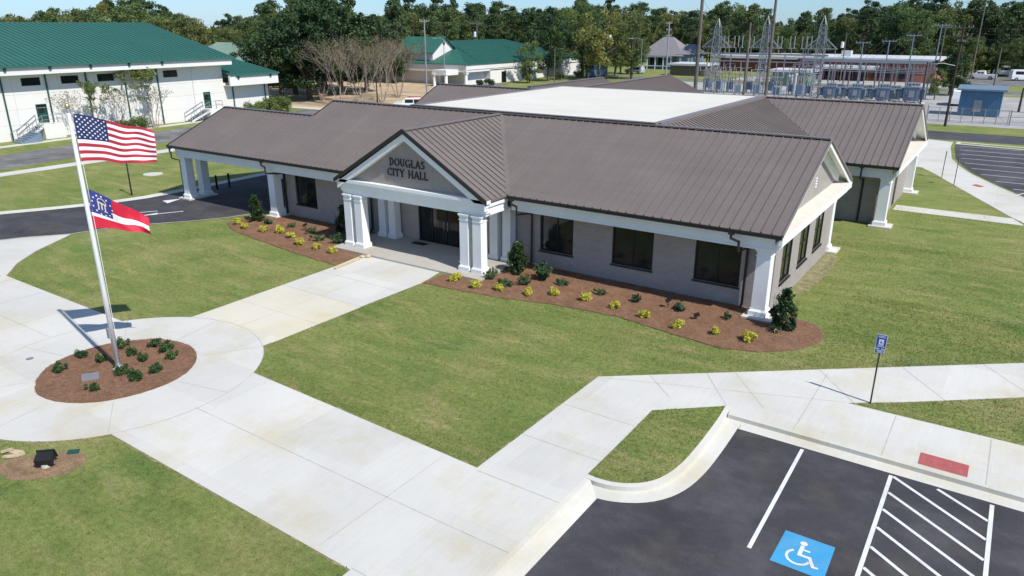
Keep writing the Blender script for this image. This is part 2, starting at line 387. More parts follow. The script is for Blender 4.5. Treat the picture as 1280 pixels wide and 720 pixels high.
# ------------------------------------------------------------ world, sun, camera
sc = bpy.context.scene
w = bpy.data.worlds.new("World"); sc.world = w; w.use_nodes = True; t = w.node_tree
bg = t.nodes['Background']; sky = t.nodes.new('ShaderNodeTexSky'); sky.sky_type = 'NISHITA'; sky.sun_disc = False
SUN_EL, SUN_AZ = R(49), R(-12.5)          # math azimuth of the direction towards the sun
sd = Vector((math.cos(SUN_EL)*math.cos(SUN_AZ), math.cos(SUN_EL)*math.sin(SUN_AZ), math.sin(SUN_EL)))
sky.sun_elevation = SUN_EL; sky.sun_rotation = math.pi/2-SUN_AZ; sky.altitude = 50; sky.air_density = 1.0; sky.dust_density = .15; sky.ozone_density = 2.5
tc_ = t.nodes.new('ShaderNodeTexCoord'); sx3 = t.nodes.new('ShaderNodeSeparateXYZ'); t.links.new(tc_.outputs['Generated'], sx3.inputs[0])
tint = ramp(t, sx3.outputs[2], [(0.0, (.42, .62, .96)), (.12, (.50, .70, 1.0)), (.5, (.98, 1.0, 1.0))])
cl = ramp(t, noise(t, tc_.outputs['Generated'], 3.2, 6, .6), [(.52, 0.0), (.75, .35)])
skc = mixc(t, cl, mixc(t, 1.0, sky.outputs[0], tint, 'MULTIPLY'), (5.2, 5.5, 6.0))
t.links.new(skc, bg.inputs[0]); bg.inputs[1].default_value = .12
sl = bpy.data.lights.new('sun', 'SUN'); sl.energy = 4.3; sl.angle = R(.53); sl.color = (1, .965, .90)
so = bpy.data.objects.new('sun', sl); C.objects.link(so); so.rotation_euler = sd.to_track_quat('Z', 'Y').to_euler(); so.location = (20, -20, 40)
cd = bpy.data.cameras.new('camera'); cam = bpy.data.objects.new('camera', cd); C.objects.link(cam); sc.camera = cam
cd.sensor_width = 36; cd.lens = 36*FOC/1280; cd.clip_end = 3000; cd.clip_start = .5
mx = Matrix((tuple(RT), tuple(UP), tuple(-FW))).transposed().to_4x4(); mx.translation = Vector(CAM); cam.matrix_world = mx
sc.view_settings.view_transform = 'Standard'; sc.view_settings.look = 'None'; sc.view_settings.gamma = 1; sc.view_settings.exposure = .30
sc.view_settings.use_curve_mapping = False
sc.cycles.max_bounces = 6; sc.cycles.transparent_max_bounces = 6

# ============================================================ GROUND
def struct(name, mb, m, smooth=False):
    o = obj(name, mb, m, None, smooth); o['kind'] = 'structure'; return o
def flatobj(name, pts, z, m, holes=()):
    b = MB(); b.flat(pts, z, 0, holes); return struct(name, b, m)
def densify(pts, step, jit, closed=True, seed=1):
    r = random.Random(seed); out = []; n = len(pts)
    for i in range(n if closed else n-1):
        a = pts[i]; c = pts[(i+1) % n]; L = math.hypot(c[0]-a[0], c[1]-a[1]); k = max(1, int(L/step))
        for j in range(k):
            f = j/k; out.append((a[0]+(c[0]-a[0])*f+r.uniform(-jit, jit), a[1]+(c[1]-a[1])*f+r.uniform(-jit, jit)))
    if not closed: out.append(pts[-1])
    return out
def smooth_pts(pts, it=2):
    for _ in range(it):
        o = []
        for i in range(len(pts)):
            a = pts[i]; c = pts[(i+1) % len(pts)]
            o += [(a[0]*.75+c[0]*.25, a[1]*.75+c[1]*.25), (a[0]*.25+c[0]*.75, a[1]*.25+c[1]*.75)]
        pts = o
    return pts
def arc(cx, cy, r, a0, a1, n=24): return [(cx+r*math.cos(R(a0+(a1-a0)*i/n)), cy+r*math.sin(R(a0+(a1-a0)*i/n))) for i in range(n+1)]

LOT = [(-1.1, -70), (45, -70), (45, -8.07), (-1.1, -8.07)]
CX, CY, CR = -18.1, -17.1, 4.9
drive = [(-60, -30), (-52, -17), (-46.4, -9.0), (-44.9, -6.3), (-43.6, -3.5), (-43.0, -1), (-42.9, 3), (-43.2, 12), (-44, 20), (-47, 29), (-55, 37), (-66, 40), (-66, 46), (-50, 43), (-38, 33), (-34, 22), (-33, 10), (-33.0, 1), (-33.6, -1.2), (-34.8, -3.2), (-37.2, -6.3), (-37.9, -8.9), (-39.4, -10.8), (-41, -14), (-43.2, -19.7), (-50, -32)]
BIG = 1400
flatobj('ground', [(-BIG, -300), (BIG, -300), (BIG, BIG), (-BIG, BIG)], 0.0, M['lawn'], [LOT])
flatobj('parking_lot', [(-1.6, -71), (46, -71), (46, -8.0), (-1.6, -8.0)], -.15, M['asph'])

plaza = ([(-1.1, -60), (-1.1, -13.55), (-1.13, -9.29), (.72, -7.72), (.92, -8.07), (45, -8.07), (45, -5.2), (8.7, -5.2), (3.91, -5.31), (5.43, -4.22), (8.65, -1.65), (32, 17.2), (30, 18.5),
          (8.6, 1.47), (-3.66, -8.13), (-3.81, -15.0), (-9.2, -14.8)] + arc(CX, CY, CR, 30, 57.5, 10) + [(-15.35, -8), (-15.2, -4.04), (-15.5, -2.36), (-20.75, -2.36), (-20.5, -4.5), (-20.35, -12.6)]
         + arc(CX, CY, CR, 118, 149.3, 10) + [(-32.66, -14.55), (-34.4, -13.3), (-35.9, -11.7), (-37.1, -9.9), (-37.85, -8.8), (-39.38, -10.8), (-41, -14), (-43.2, -19.7)]
         + arc(CX, CY, CR, 212, 328, 30) + [(-3.75, -19.85), (-3.75, -60)])
oval = smooth_pts([(CX+2.58*math.cos(R(a))*rnd.uniform(.98, 1.02), CY+2.62*math.sin(R(a))*rnd.uniform(.98, 1.02)) for a in range(0, 360, 20)], 1)
flatobj('walkway', plaza, .012, M['conc'], [oval])
def rim(pts, seed, w0=.0, w1=.09):
    g_ = random.Random(seed); d_ = densify(pts, .22, 0); ar_ = sum(d_[i][0]*d_[(i+1) % len(d_)][1]-d_[(i+1) % len(d_)][0]*d_[i][1] for i in range(len(d_))); o_ = []
    for i in range(len(d_)):
        a, c = d_[i-1], d_[(i+1) % len(d_)]; dx, dy = c[0]-a[0], c[1]-a[1]; L = math.hypot(dx, dy) or 1; s_ = 1 if ar_ > 0 else -1; q = g_.uniform(w0, w1)*(1.6 if g_.random() < .1 else 1)
        o_.append((d_[i][0]+dy/L*q*s_, d_[i][1]-dx/L*q*s_))
    return o_
b = MB()
d0 = densify(plaza, .22, 0); d1 = rim(plaza, 12)
for i in range(len(d0)-1):
    m_ = ((d0[i][0]+d0[i+1][0])/2, (d0[i][1]+d0[i+1][1])/2)
    if (m_[0] > -1.2 and m_[1] < -8.0) or m_[1] < -30: continue
    b.poly([(*d0[i], .008), (*d0[i+1], .008), (*d1[i+1], .003), (*d1[i], .003)][::-1])
struct('soil_edge', b, M['edge'])
j = MB()
def jl(a, b_, w_=.022): 
    dx, dy = b_[0]-a[0], b_[1]-a[1]; L = math.hypot(dx, dy); nx, ny = -dy/L*w_/2, dx/L*w_/2
    j.flat([(a[0]+nx, a[1]+ny), (a[0]-nx, a[1]-ny), (b_[0]-nx, b_[1]-ny), (b_[0]+nx, b_[1]+ny)], .016)
for y in (-10.5, -12.8, -15.1, -17.4, -19.8): jl((-3.75, y), (-1.12, y))
jl((-4.95, -15.05), (-4.95, -19.7))
jl((-3.75, -17.4), (-13.3, -17.3))
for y in (-5.5, -7.9, -10.3): jl((-20.4, y), (-15.35, y))
jl((-17.85, -2.5), (-17.85, -12.1))
for a in range(0, 360, 45): jl((CX+2.75*math.cos(R(a+12)), CY+2.75*math.sin(R(a+12))), (CX+4.85*math.cos(R(a+12)), CY+4.85*math.sin(R(a+12))))
for a0, a1 in ((-32, 30), (57.5, 118), (149.3, 212)):
    p = arc(CX, CY, CR-.02, a0, a1, 20)
    for q, r_ in zip(p, p[1:]): jl(q, r_, .03)
for x in (-25.5, -28.7, -31.9, -35.1): jl((x, -14.75), (x, -19.6))
jl((-23.1, -17.1), (-38, -17.1)); jl((-32.7, -14.7), (-39.2, -14.6))
for k in range(9):
    x = -2.2+k*2.4; y = -8.13+(x+3.66)*.783
    jl((x, y-.05), (x+1.55 if k else x+1.2, y-2.05 if k else y-1.2))
for x in (2.9, 5.35, 7.9, 10.4, 12.9, 15.4): jl((x, -8.05), (x, -5.35 if x > 3.9 else -3.4))
jl((.95, -8.0), (-.6, -5.8)); jl((3.85, -5.3), (-3.3, -8.05), .018)
struct('walkway_joints', j, M['joint'])
b = MB(); b.flat([(-20.36, -12.3), (-15.4, -12.6), (-15.3, -7.95), (-20.4, -7.95)], .0145); struct('walkway_slab', b, M['stained'])
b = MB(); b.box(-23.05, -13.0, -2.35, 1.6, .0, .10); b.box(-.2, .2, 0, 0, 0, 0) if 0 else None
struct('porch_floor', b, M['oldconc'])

# kerb and gutter of the parking lot
def offset(pts, d):
    out = []
    for i in range(len(pts)):
        a = pts[max(i-1, 0)]; c = pts[min(i+1, len(pts)-1)]; dx, dy = c[0]-a[0], c[1]-a[1]; L = math.hypot(dx, dy)
        out.append((pts[i][0]-dy/L*d, pts[i][1]+dx/L*d))
    return out
isl = [(.72, -7.72), (.80, -8.7), (.84, -10.4), (.82, -11.6), (.66, -12.55), (.30, -13.15), (-.25, -13.5), (-.7, -13.6), (-1.12, -13.58)]
def refine(pts, it=2):
    for _ in range(it):
        o = [pts[0]]
        for a, c in zip(pts, pts[1:]): o += [(a[0]*.75+c[0]*.25, a[1]*.75+c[1]*.25), (a[0]*.25+c[0]*.75, a[1]*.25+c[1]*.75)]
        pts = o+[pts[-1]]
    return pts
isl = refine(isl, 2)
b = MB(); b.prism([(-1.1, -9.29), (.72, -7.72)]+isl[1:], -.14, .022); struct('island_lawn', b, M['lawn'])
kb = MB()
ko = offset(isl, .16); go = offset(isl, .62)
for i in range(len(isl)-1):
    kb.poly([(*isl[i], .03), (*isl[i+1], .03), (*ko[i+1], .015), (*ko[i], .015)][::-1])
    kb.poly([(*ko[i], .015), (*ko[i+1], .015), (*ko[i+1], -.12), (*ko[i], -.12)][::-1])
    kb.poly([(*ko[i], -.12), (*ko[i+1], -.12), (*go[i+1], -.144), (*go[i], -.144)][::-1])
kb.box(.95, 45, -8.2, -8.06, -.2, .014)
kb.poly([(1.42, -8.2, -.12), (1.42, -8.62, -.144), (45, -8.62, -.144), (45, -8.2, -.12)])
kb.poly([(.9, -8.2, -.12), (1.46, -8.62, -.144), (1.42, -8.2, -.12)])
kb.poly([(-1.1, -13.6, .012), (-1.1, -60, .012), (-.98, -60, .0), (-.98, -13.7, .0)])
kb.poly([(-.98, -13.7, .0), (-.98, -60, .0), (-.5, -60, -.144), (-.5, -14.2, -.144)])
kb.poly([(-1.1, -13.6, .012), (-.98, -13.7, 0), (-.5, -14.2, -.144), (-1.1, -14.2, -.144)][::-1])
struct('kerb', kb, M['kerb'])

# painted markings in the lot (z -0.15)
mk = MB()
def line(mb, a, c, w_, z, mi=0):
    dx, dy = c[0]-a[0], c[1]-a[1]; L = math.hypot(dx, dy); nx, ny = -dy/L*w_/2, dx/L*w_/2
    mb.flat([(a[0]+nx, a[1]+ny), (a[0]-nx, a[1]-ny), (c[0]-nx, c[1]-ny), (c[0]+nx, c[1]+ny)], z, mi)
zz = -.146
line(mk, (3.36, -8.72), (3.40, -13.9), .10, zz); line(mk, (5.72, -8.72), (5.72, -14.0), .10, zz); line(mk, (8.10, -8.72), (8.12, -14.0), .10, zz)
for y0 in (-8.75, -9.62, -10.49, -11.36, -12.23):
    dy = 1.66; line(mk, (5.78, y0), (8.05, y0-dy), .095, zz)
line(mk, (6.85, -8.73), (8.05, -9.55), .095, zz); line(mk, (5.78, -13.1), (7.0, -13.98), .095, zz)
for x in (10.6, 13.1, 15.6, 18.1): line(mk, (x, -8.72), (x, -14.0), .10, zz)
struct('parking_markings', mk, M['paint'])
b = MB(); b.flat([(3.95, -12.74), (5.10, -12.74), (5.12, -14.05), (3.93, -14.05)], zz)
struct('accessible_symbol_square', b, M['bluepaint'])
s = MB(); z2 = -.142; cx, cy = 4.47, -13.42
s.flat([(cx-.02+.085*math.cos(R(a)), cy+.40+.085*math.sin(R(a))) for a in range(0, 360, 30)], z2)
line(s, (cx-.02, cy+.30), (cx-.02, cy-.02), .09, z2); line(s, (cx-.06, cy-.06), (cx+.22, cy-.06), .08, z2); line(s, (cx-.0, cy+.16), (cx+.18, cy+.16), .055, z2+.002)
line(s, (cx+.20, cy-.03), (cx+.36, cy-.36), .08, z2+.002); line(s, (cx+.34, cy-.35), (cx+.46, cy-.32), .06, z2+.004)
p = arc(cx-.02, cy-.17, .255, 125, 350, 20)
for q, r_ in zip(p, p[1:]): line(s, q, (r_[0], r_[1]), .065, z2+.001)
struct('accessible_symbol', s, M['paint'])
b = MB(); b.flat([(6.26, -7.95), (7.46, -7.95), (7.46, -7.26), (6.26, -7.26)], .018, 0)
for i in range(20):
    for k in range(11):
        x = 6.30+i*.06; y = -7.92+k*.062; b.frustum(x, y, .018, .024, .014, .014, .009, .009)
struct('red_warning_pad', b, M['redpad'])

# planting beds
def bed(name, pts, seed):
    b = MB(); p = densify(pts, .25, .045, True, seed); b.prism(p, -.02, .035); b_ = struct(name, b, M['mulch']); return b_
bedL = [(-32.7, -1.4), (-32.45, -2.2), (-31.3, -2.85), (-29.77, -3.28), (-27.5, -3.65), (-25.45, -3.95), (-21.97, -4.35), (-20.62, -4.4), (-20.8, -2.42), (-23.15, -2.4), (-23.15, 1.3), (-31.7, 1.3), (-32.3, .3)]
bedR = [(-15.15, -2.45), (-15.15, -4.04), (-13.75, -3.95), (-11.16, -3.67), (-8.33, -2.95), (-5.43, -2.75), (-2.67, -3.2), (-.95, -3.46), (.39, -2.95), (1.55, -1.9), (2.0, -.9), (2.03, .02), (1.47, 1.0), (.36, 1.3), (-.48, 1.33), (-12.95, 1.33), (-12.95, -2.45)]
bed('mulch_bed', bedL, 3); bed('mulch_bed', bedR, 4)
b = MB(); b.prism(densify(oval, .2, .02, True, 5), -.02, .035); struct('mulch_bed', b, M['mulch'])
# driveway, its kerb, street and pavements on the left
flatobj('driveway', drive, .006, M['asph'])
kb = MB()
wk = drive[0:12]; wo = offset(wk, .75)
for i in range(len(wk)-1): kb.poly([(*wk[i], .014), (*wk[i+1], .014), (*wo[i+1], .05), (*wo[i], .05)])
ek = drive[16:25]; eo = offset(ek, .14)
for i in range(len(ek)-1): kb.poly([(*ek[i], .02), (*ek[i+1], .02), (*eo[i+1], .03), (*eo[i], .03)])
struct('driveway_kerb', kb, M['kerb'])
am = MB(); line(am, (-37.45, -1.9), (-38.15, -3.2), .14, .012); am.flat([(-38.05, -3.35), (-38.4, -3.05), (-38.75, -4.5)], .012)
line(am, (-39.6, -3.9), (-38.9, -2.8), .12, .012); am.flat([(-41.4, -.9), (-40.4, -1.15), (-40.9, .2)], .012)
struct('driveway_markings', am, M['paint'])
def sx(y, x0, k): return x0+k*y
flatobj('street', [(sx(-90, -63.6, -.17), -90), (sx(100, -63.6, -.17), 100), (sx(100, -70.9, -.165), 100), (sx(-90, -70.9, -.165), -90)], .006, M['street'])
flatobj('pavement', [(-60.3, -70), (-60.0, 30), (-62.0, 60), (-63.6, 60), (-61.7, 30), (-62.1, -70)], .01, M['conc'])
flatobj('pavement', [(-73.4, -70), (-75.8, 3), (-78.2, 33), (-79.6, 33), (-77.1, 3), (-74.8, -70)], .01, M['conc'])
flatobj('sandy_yard', [(-84, 43), (-74, 48), (-66, 52), (-60, 60), (-62, 84), (-80, 86), (-125, 100), (-180, 120), (-180, 70), (-115, 50)], .008, M['sand'])
flatobj('forecourt', [(-70, 50), (-60, 52), (-50, 62), (-50, 90), (-72, 92), (-74, 70)], .012, M['street'])
flatobj('garden_path', [(-88, 44), (-76, 45), (-66, 46), (-66, 47.6), (-76, 46.6), (-88, 45.6)], .016, M['conc'])
# streets and ground on the right, behind the building
flatobj('street', [(-140, 60.5), (60, 62.8), (60, 69.0), (-140, 69.6)], .006, M['street2'])
wl = [(-1.4, 61.5), (-1.5, 50), (-.5, 45), (1.8, 40.2), (4.1, 34.6), (7.56, 26.4), (11, 20.0), (16, 12), (20, 10.2)]
wr = [(24, 12), (17.5, 17.5), (12.2, 25.0), (8.1, 33.0), (5.98, 37.3), (4.1, 41.6), (3.0, 45.1), (2.1, 49), (1.7, 53.2), (1.35, 57), (1.27, 60.6)]
flatobj('walkway', wl+wr, .014, M['conc'])
flatobj('walkway', [(.95, 24.6), (8.25, 24.5), (7.6, 26.2), (.95, 26.2)], .010, M['conc'])
flatobj('walkway', [(-1.4, 43.3), (1.0, 42.6), (.6, 43.5), (-1.0, 44.4), (-1.4, 44.4)], .010, M['conc'])
lotr = [(x+.55, y) for x, y in wr[::-1][:-1]]+[(25, 13), (60, 13), (60, 60.0), (1.8, 60.0)]
flatobj('parking_lot', lotr, .006, M['street2'])
kb = MB()
kk = wr[::-1][:-1]; k2 = offset(kk, .22)
for i in range(len(kk)-1): kb.poly([(*kk[i], .018), (*kk[i+1], .018), (*k2[i+1], .03), (*k2[i], .03)]); 
kb.flat([(1.8, 59.2), (9.6, 58.2), (10.4, 59.0), (10.2, 60.3), (1.8, 61.0)], .018)
struct('kerb', kb, M['kerb'])
flatobj('island_lawn', [(2.2, 59.7), (9.3, 58.7), (9.7, 59.3), (9.3, 59.9), (2.2, 60.5)], .024, M['lawn'])
mk = MB()
def kerbx(y):
    for (x0, y0), (x1, y1) in zip(kk, kk[1:]):
        if min(y0, y1) <= y <= max(y0, y1): return x0+(x1-x0)*(y-y0)/(y1-y0)
    return 12
for k in range(10):
    y = 57.8-k*2.65; x = kerbx(y)+1.0; line(mk, (x, y), (x+5.2, y), .11, .012)
for x in (7.5, 8.6): line(mk, (x, 34.2), (x+.7, 35.6), .12, .012)
struct('parking_markings', mk, M['paint'])
b = MB(); b.flat([(3.1, 43.4), (3.6, 43.0), (3.2, 42.2), (2.75, 42.6)], .02) if 0 else None
b.flat([(4.95, 37.1), (5.55, 36.5), (5.25, 36.0), (4.65, 36.5)], .02); struct('red_warning_pad', b, M['redpad'])
flatobj('gravel_yard', [(-62, 76.5), (12, 76.5), (14, 122), (-62, 126)], .006, M['gravel'])
flatobj('yard', [(-50, 126.5), (14, 127.5), (14, 127.9), (-50, 127.9)], .01, M['gravel'])
flatobj('yard', [(-48, 136.5), (0, 137.5), (0, 149.5), (-48, 149.5)], .007, M['gravel'])
flatobj('street', [(-150, 128), (60, 128), (60, 136), (-150, 133)], .006, M['street'])
flatobj('forecourt', [(-12, 150), (60, 150), (60, 182), (-12, 178)], .006, M['street'])
flatobj('dirt_patch', densify(smooth_pts([(-15.2, -22.4), (-14.6, -21.5), (-13.9, -20.75), (-13.2, -20.7), (-12.9, -21.2), (-13.05, -21.8), (-13.5, -22.3), (-14.3, -22.6)], 2), .12, .05, True, 9), .006, M['dirt'])
flatobj('dirt_patch', densify(smooth_pts([(-.48, 4.2), (.1, 4.6), (.35, 6.8), (.45, 9.4), (.3, 11.6), (-.48, 11.8)], 1), .15, .12, True, 10), .004, M['edge'])
# manhole cover (things that can be lifted)
def cover(name, x, y, r, label, cat, m, z=.02):
    b = MB(); b.prism(arc(x, y, r, 0, 360-15, 23), .0, z); return tag(obj(name, b, m), label, cat)
cover('manhole_cover', -50.9, 4.2, .75, 'round concrete manhole cover in the lawn behind the driveway', 'manhole', M['kerb'], .05)
cover('drain_cover', -21.6, -19.0+.5, .13, 'small round metal cover set in the concrete circle left of the planted bed', 'cover', M['slate'], .018)

# ============================================================ CITY HALL
def roof_plane(mb, pts, down, spacing, th=.10, rib=(.035, .05), mi=0, off=0.0):
    P = [Vector(p) for p in pts]; n = (P[1]-P[0]).cross(P[2]-P[0]).normalized()
    if n.z < 0: P = P[::-1]; n = -n
    b = len(mb.v); k = len(P)
    mb.v += [tuple(p) for p in P]+[tuple(p-Vector((0, 0, th))) for p in P]
    mb.f.append(tuple(range(b, b+k))); mb.m.append(mi)
    mb.f.append(tuple(range(b+k, b+2*k))[::-1]); mb.m.append(mi)
    for i in range(k):
        j_ = (i+1) % k; mb.f.append((b+i, b+k+i, b+k+j_, b+j_)); mb.m.append(mi)
    d = Vector(down); d = (d-n*d.dot(n)).normalized(); a = n.cross(d).normalized()
    us = [p.dot(a) for p in P]; lo, hi = min(us), max(us)
    u = math.ceil((lo+.05-off)/spacing)*spacing+off
    while u < hi-.05:
        hits = []
        for i in range(k):
            p, q = P[i], P[(i+1) % k]; up, uq = us[i]-u, us[(i+1) % k]-u
            if up*uq < 0: hits.append(p+(q-p)*(up/(up-uq)))
        if len(hits) >= 2:
            hits.sort(key=lambda h: h.dot(d)); p0, p1 = hits[0], hits[-1]
            if (p1-p0).length > .25:
                dd = (p1-p0).normalized()
                mb.bar(p0+n*rib[1]/2+dd*.03, p1+n*rib[1]/2-dd*.01, rib[0], rib[1], mi, tuple(n))
        u += spacing
def wall(mb, axis, c, a0, a1, z0, z1, th, ops=(), mi=0):
    """axis 'y': wall in plane y=c spanning x; axis 'x': plane x=c spanning y. thickness goes from c to c+th"""
    A = sorted({a0, a1}|{o[0] for o in ops}|{o[1] for o in ops}); Z = sorted({z0, z1}|{o[2] for o in ops}|{o[3] for o in ops})
    for i in range(len(A)-1):
        for k in range(len(Z)-1):
            am, zm = (A[i]+A[i+1])/2, (Z[k]+Z[k+1])/2
            if any(o[0] < am < o[1] and o[2] < zm < o[3] for o in ops): continue
            if axis == 'y': mb.box(A[i], A[i+1], c, c+th, Z[k], Z[k+1], mi)
            else: mb.box(c, c+th, A[i], A[i+1], Z[k], Z[k+1], mi)
def window(parent, axis, c, sgn, a0, a1, z0, z1, nv=2, trans=None, depth=.10, mframe='wframe'):
    """frame in plane c, outward direction sgn along the axis normal"""
    fr = MB(); gl = MB(); w_ = .06; f0, f1 = c, c+sgn*.07
    def bx(mb, p0, p1, q0, q1, d0, d1):
        if axis == 'y': mb.box(p0, p1, d0, d1, q0, q1)
        else: mb.box(d0, d1, p0, p1, q0, q1)
    bx(fr, a0, a0+w_, z0, z1, f0, f1); bx(fr, a1-w_, a1, z0, z1, f0, f1)
    bx(fr, a0+w_, a1-w_, z0, z0+w_, f0, f1); bx(fr, a0+w_, a1-w_, z1-w_, z1, f0, f1)
    for k in range(1, nv):
        m_ = a0+(a1-a0)*k/nv; bx(fr, m_-.03, m_+.03, z0+w_, z1-w_, f0, f1-sgn*.008)
    for tz in (trans or ()): bx(fr, a0+w_, a1-w_, tz-.025, tz+.025, f0, f1-sgn*.016)
    o = obj('window', fr, M[mframe], parent)
    bx(gl, a0+w_*.5, a1-w_*.5, z0+w_*.5, z1-w_*.5, c+sgn*.015, c+sgn*.03); obj('pane', gl, M['glass'], o)
    return o
H0, HR, YR, XE = 3.75, 6.68, 6.75, 0.0
SL = (HR-H0)/YR
def zf(y): return H0+SL*y
hall = thing('city_hall', (-18, 8, 0), 'city hall of pale mauve brick with brown standing seam metal roofs and white square columns', 'building')
# --- roofs
r = MB(); D = 2*YR
XL, XP, YP = -31.83, -41.2, 4.87
roof_plane(r, [(XE, 0, H0), (XE, YR, HR), (-18.07, YR, HR), (-13.07, 0, H0)], (0, -1, 0), .42)
roof_plane(r, [(-23.07, 0, H0), (-18.07, YR, HR), (XL, YR, HR), (XL, 0, H0)], (0, -1, 0), .42)
roof_plane(r, [(XL, 0, H0), (XL, YP, zf(YP)), (XP, YP, zf(YP)), (XP, 0, H0)], (0, -1, 0), .42)
r.bar((XE-.02, YR, HR+.03), (XL+.02, YR, HR+.03), .34, .06); r.bar((XL-.02, YP, zf(YP)+.04), (XP+.02, YP, zf(YP)+.04), .28, .06)
obj('roof', r, M['roof'], hall, label='long brown standing seam roof over the front of the building')
r = MB()
roof_plane(r, [(XE, D, H0), (XE, YR, HR), (-8.5, YR, HR), (-1.7, D, H0)], (0, 1, 0), .42)
roof_plane(r, [(-8.5, YR, HR), (-8.5, 25.54, HR), (-1.7, 18.75, H0), (-1.7, D, H0)], (1, 0, 0), .42)
roof_plane(r, [(-25, YR+.02, HR), (XL, YR+.02, HR), (XL, D, H0), (-31.8, D, H0)], (0, 1, 0), .42)
roof_plane(r, [(-25, YR+.02, HR), (-25, 22.1, HR), (-31.8, 15.3, H0), (-31.8, D, H0)], (-1, 0, 0), .42)
roof_plane(r, [(XL, YP, zf(YP)), (XP, YP, zf(YP)), (XP, 2*YP, H0), (XL, 2*YP, H0)], (0, 1, 0), .42)
obj('roof', r, M['roof'], hall, label='brown back slopes of the front roof')
r = MB()
roof_plane(r, [(1.57, 18.75, H0), (1.57, 25.54, HR), (-8.5, 25.54, HR), (-1.7, 18.75, H0)], (0, -1, 0), .42)
roof_plane(r, [(1.57, 32.3, H0), (1.57, 25.54, HR), (-8.5, 25.54, HR), (-16.5, 32.3, H0)], (0, 1, 0), .42)
r.bar((1.55, 25.54, HR+.03), (-8.5, 25.54, HR+.03), .34, .06)
obj('roof', r, M['roof'], hall, label='brown gabled roof of the rear right wing')
r = MB()
roof_plane(r, [(-35.2, 22, HR), (-25, 22, HR), (-31.8, 15.25, H0), (-35.2, 15.25, H0)], (0, -1, 0), .42)
roof_plane(r, [(-35.2, 22.05, HR), (-25, 22.05, HR), (-25, 28.8, H0), (-35.2, 28.8, H0)], (0, 1, 0), .42)
r.bar((-35.18, 22, HR+.03), (-25, 22, HR+.03), .34, .06)
obj('roof', r, M['roof'], hall, label='brown gabled roof of the rear left wing')
r = MB()
for xr, ya, yb in ((-23.4, 25.6, 44.2), (-27.3, 24.0, 37.1)):
    roof_plane(r, [(xr, ya, HR), (xr, yb, HR), (xr+6.8, yb, H0), (xr+6.8, ya+(6.8 if xr > -25 else 0), H0)], (1, 0, 0), .42)
    roof_plane(r, [(xr, ya, HR), (xr, yb, HR), (xr-6.8, yb, H0), (xr-6.8, ya, H0)], (-1, 0, 0), .42)
    r.bar((xr, ya, HR+.03), (xr, yb, HR+.03), .34, .06)
roof_plane(r, [(-8.5, 25.6, HR), (-23.4, 25.6, HR), (-16.6, 32.4, H0)], (0, 1, 0), .42)
obj('roof', r, M['roof'], hall, label='brown gabled roofs of the wing behind the flat roof')
r = MB()
YPo = -1.74
roof_plane(r, [(-18.07, YPo, HR-.02), (-18.07, YR, HR-.02), (-13.07, 0, H0+.015), (-13.07, YPo, H0)], (1, 0, 0), .42)
roof_plane(r, [(-18.07, YPo, HR-.02), (-18.07, YR, HR-.02), (-23.07, 0, H0+.015), (-23.07, YPo, H0)], (-1, 0, 0), .42)
r.bar((-18.07, YPo+.02, HR), (-18.07, YR-.1, HR+.01), .30, .06)
for sx_ in (1, -1): r.bar((-18.07+sx_*5.0, 0, H0+.035), (-18.07, YR, HR+.035), .30, .03)
obj('porch_roof', r, M['roof'], hall)
r = MB(); r.box(-24.75, -8.75, YR+.30, 25.3, HR-.25, HR+.04)
obj('flat_roof', r, M['membrane'], hall, label='large white membrane flat roof')
r = MB()
r.box(-25.0, -8.5, YR-.02, YR+.30, HR-.2, HR+.13); r.box(-8.75, -8.32, YR+.30, 25.54, HR-.2, HR+.12)
r.box(-25.0, -8.5, 25.3, 25.62, HR-.2, HR+.05); r.box(-25.05, -24.75, YR+.30, 25.3, HR-.2, HR+.09)
obj('roof_edge_cap', r, M['roofcap'], hall)
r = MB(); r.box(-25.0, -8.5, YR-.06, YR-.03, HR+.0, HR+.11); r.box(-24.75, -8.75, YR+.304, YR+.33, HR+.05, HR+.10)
obj('roof_edge_shadow_gap', r, M['bronze'], hall) if False else obj('cap_shadow_strip', r, M['bronze'], hall)  # dark strips painting in the shadow gap either side of the front edge cap
# --- gutters, rakes and downspouts
g = MB()
def gut(x0, x1, y): g.box(x0, x1, y-.13, y+.01, H0-.15, H0+.0); g.box(x0, x1, y-.145, y-.12, H0-.03, H0+.015)
gut(-13.0, XE, 0); gut(XP, -23.1, 0); g.box(-13.02, 1.57, 0, 0, 0, 0) if 0 else None
obj('gutter', g, M['bronze'], hall)
g = MB(); g.box(-1.6, 1.57, 18.62, 18.75, H0-.16, H0); obj('gutter', g, M['bronze'], hall)
g = MB(); g.box(-8.5, -1.6, 13.4, 13.5, H0-.16, H0); obj('gutter', g, M['bronze'], hall)
def rake(mb, axis, c, t, a0, z0, a1, z1, h=.16, drop=.05):
    """thin sloping board along a gable edge"""
    P = [(a0, z0+drop), (a1, z1+drop), (a1, z1+drop-h), (a0, z0+drop-h)]
    for k, s_ in ((c, 1), (c+t, -1)):
        q = [(k, a, z) if axis == 'x' else (a, k, z) for a, z in P]; mb.poly(q if (s_ > 0) == (axis == 'y') else q[::-1])
    for i in range(4):
        (a, z), (a2, z2) = P[i], P[(i+1) % 4]
        mb.poly([(c, a, z), (c, a2, z2), (c+t, a2, z2), (c+t, a, z)] if axis == 'x' else [(a, c, z), (a2, c, z2), (a2, c+t, z2), (a, c+t, z)])
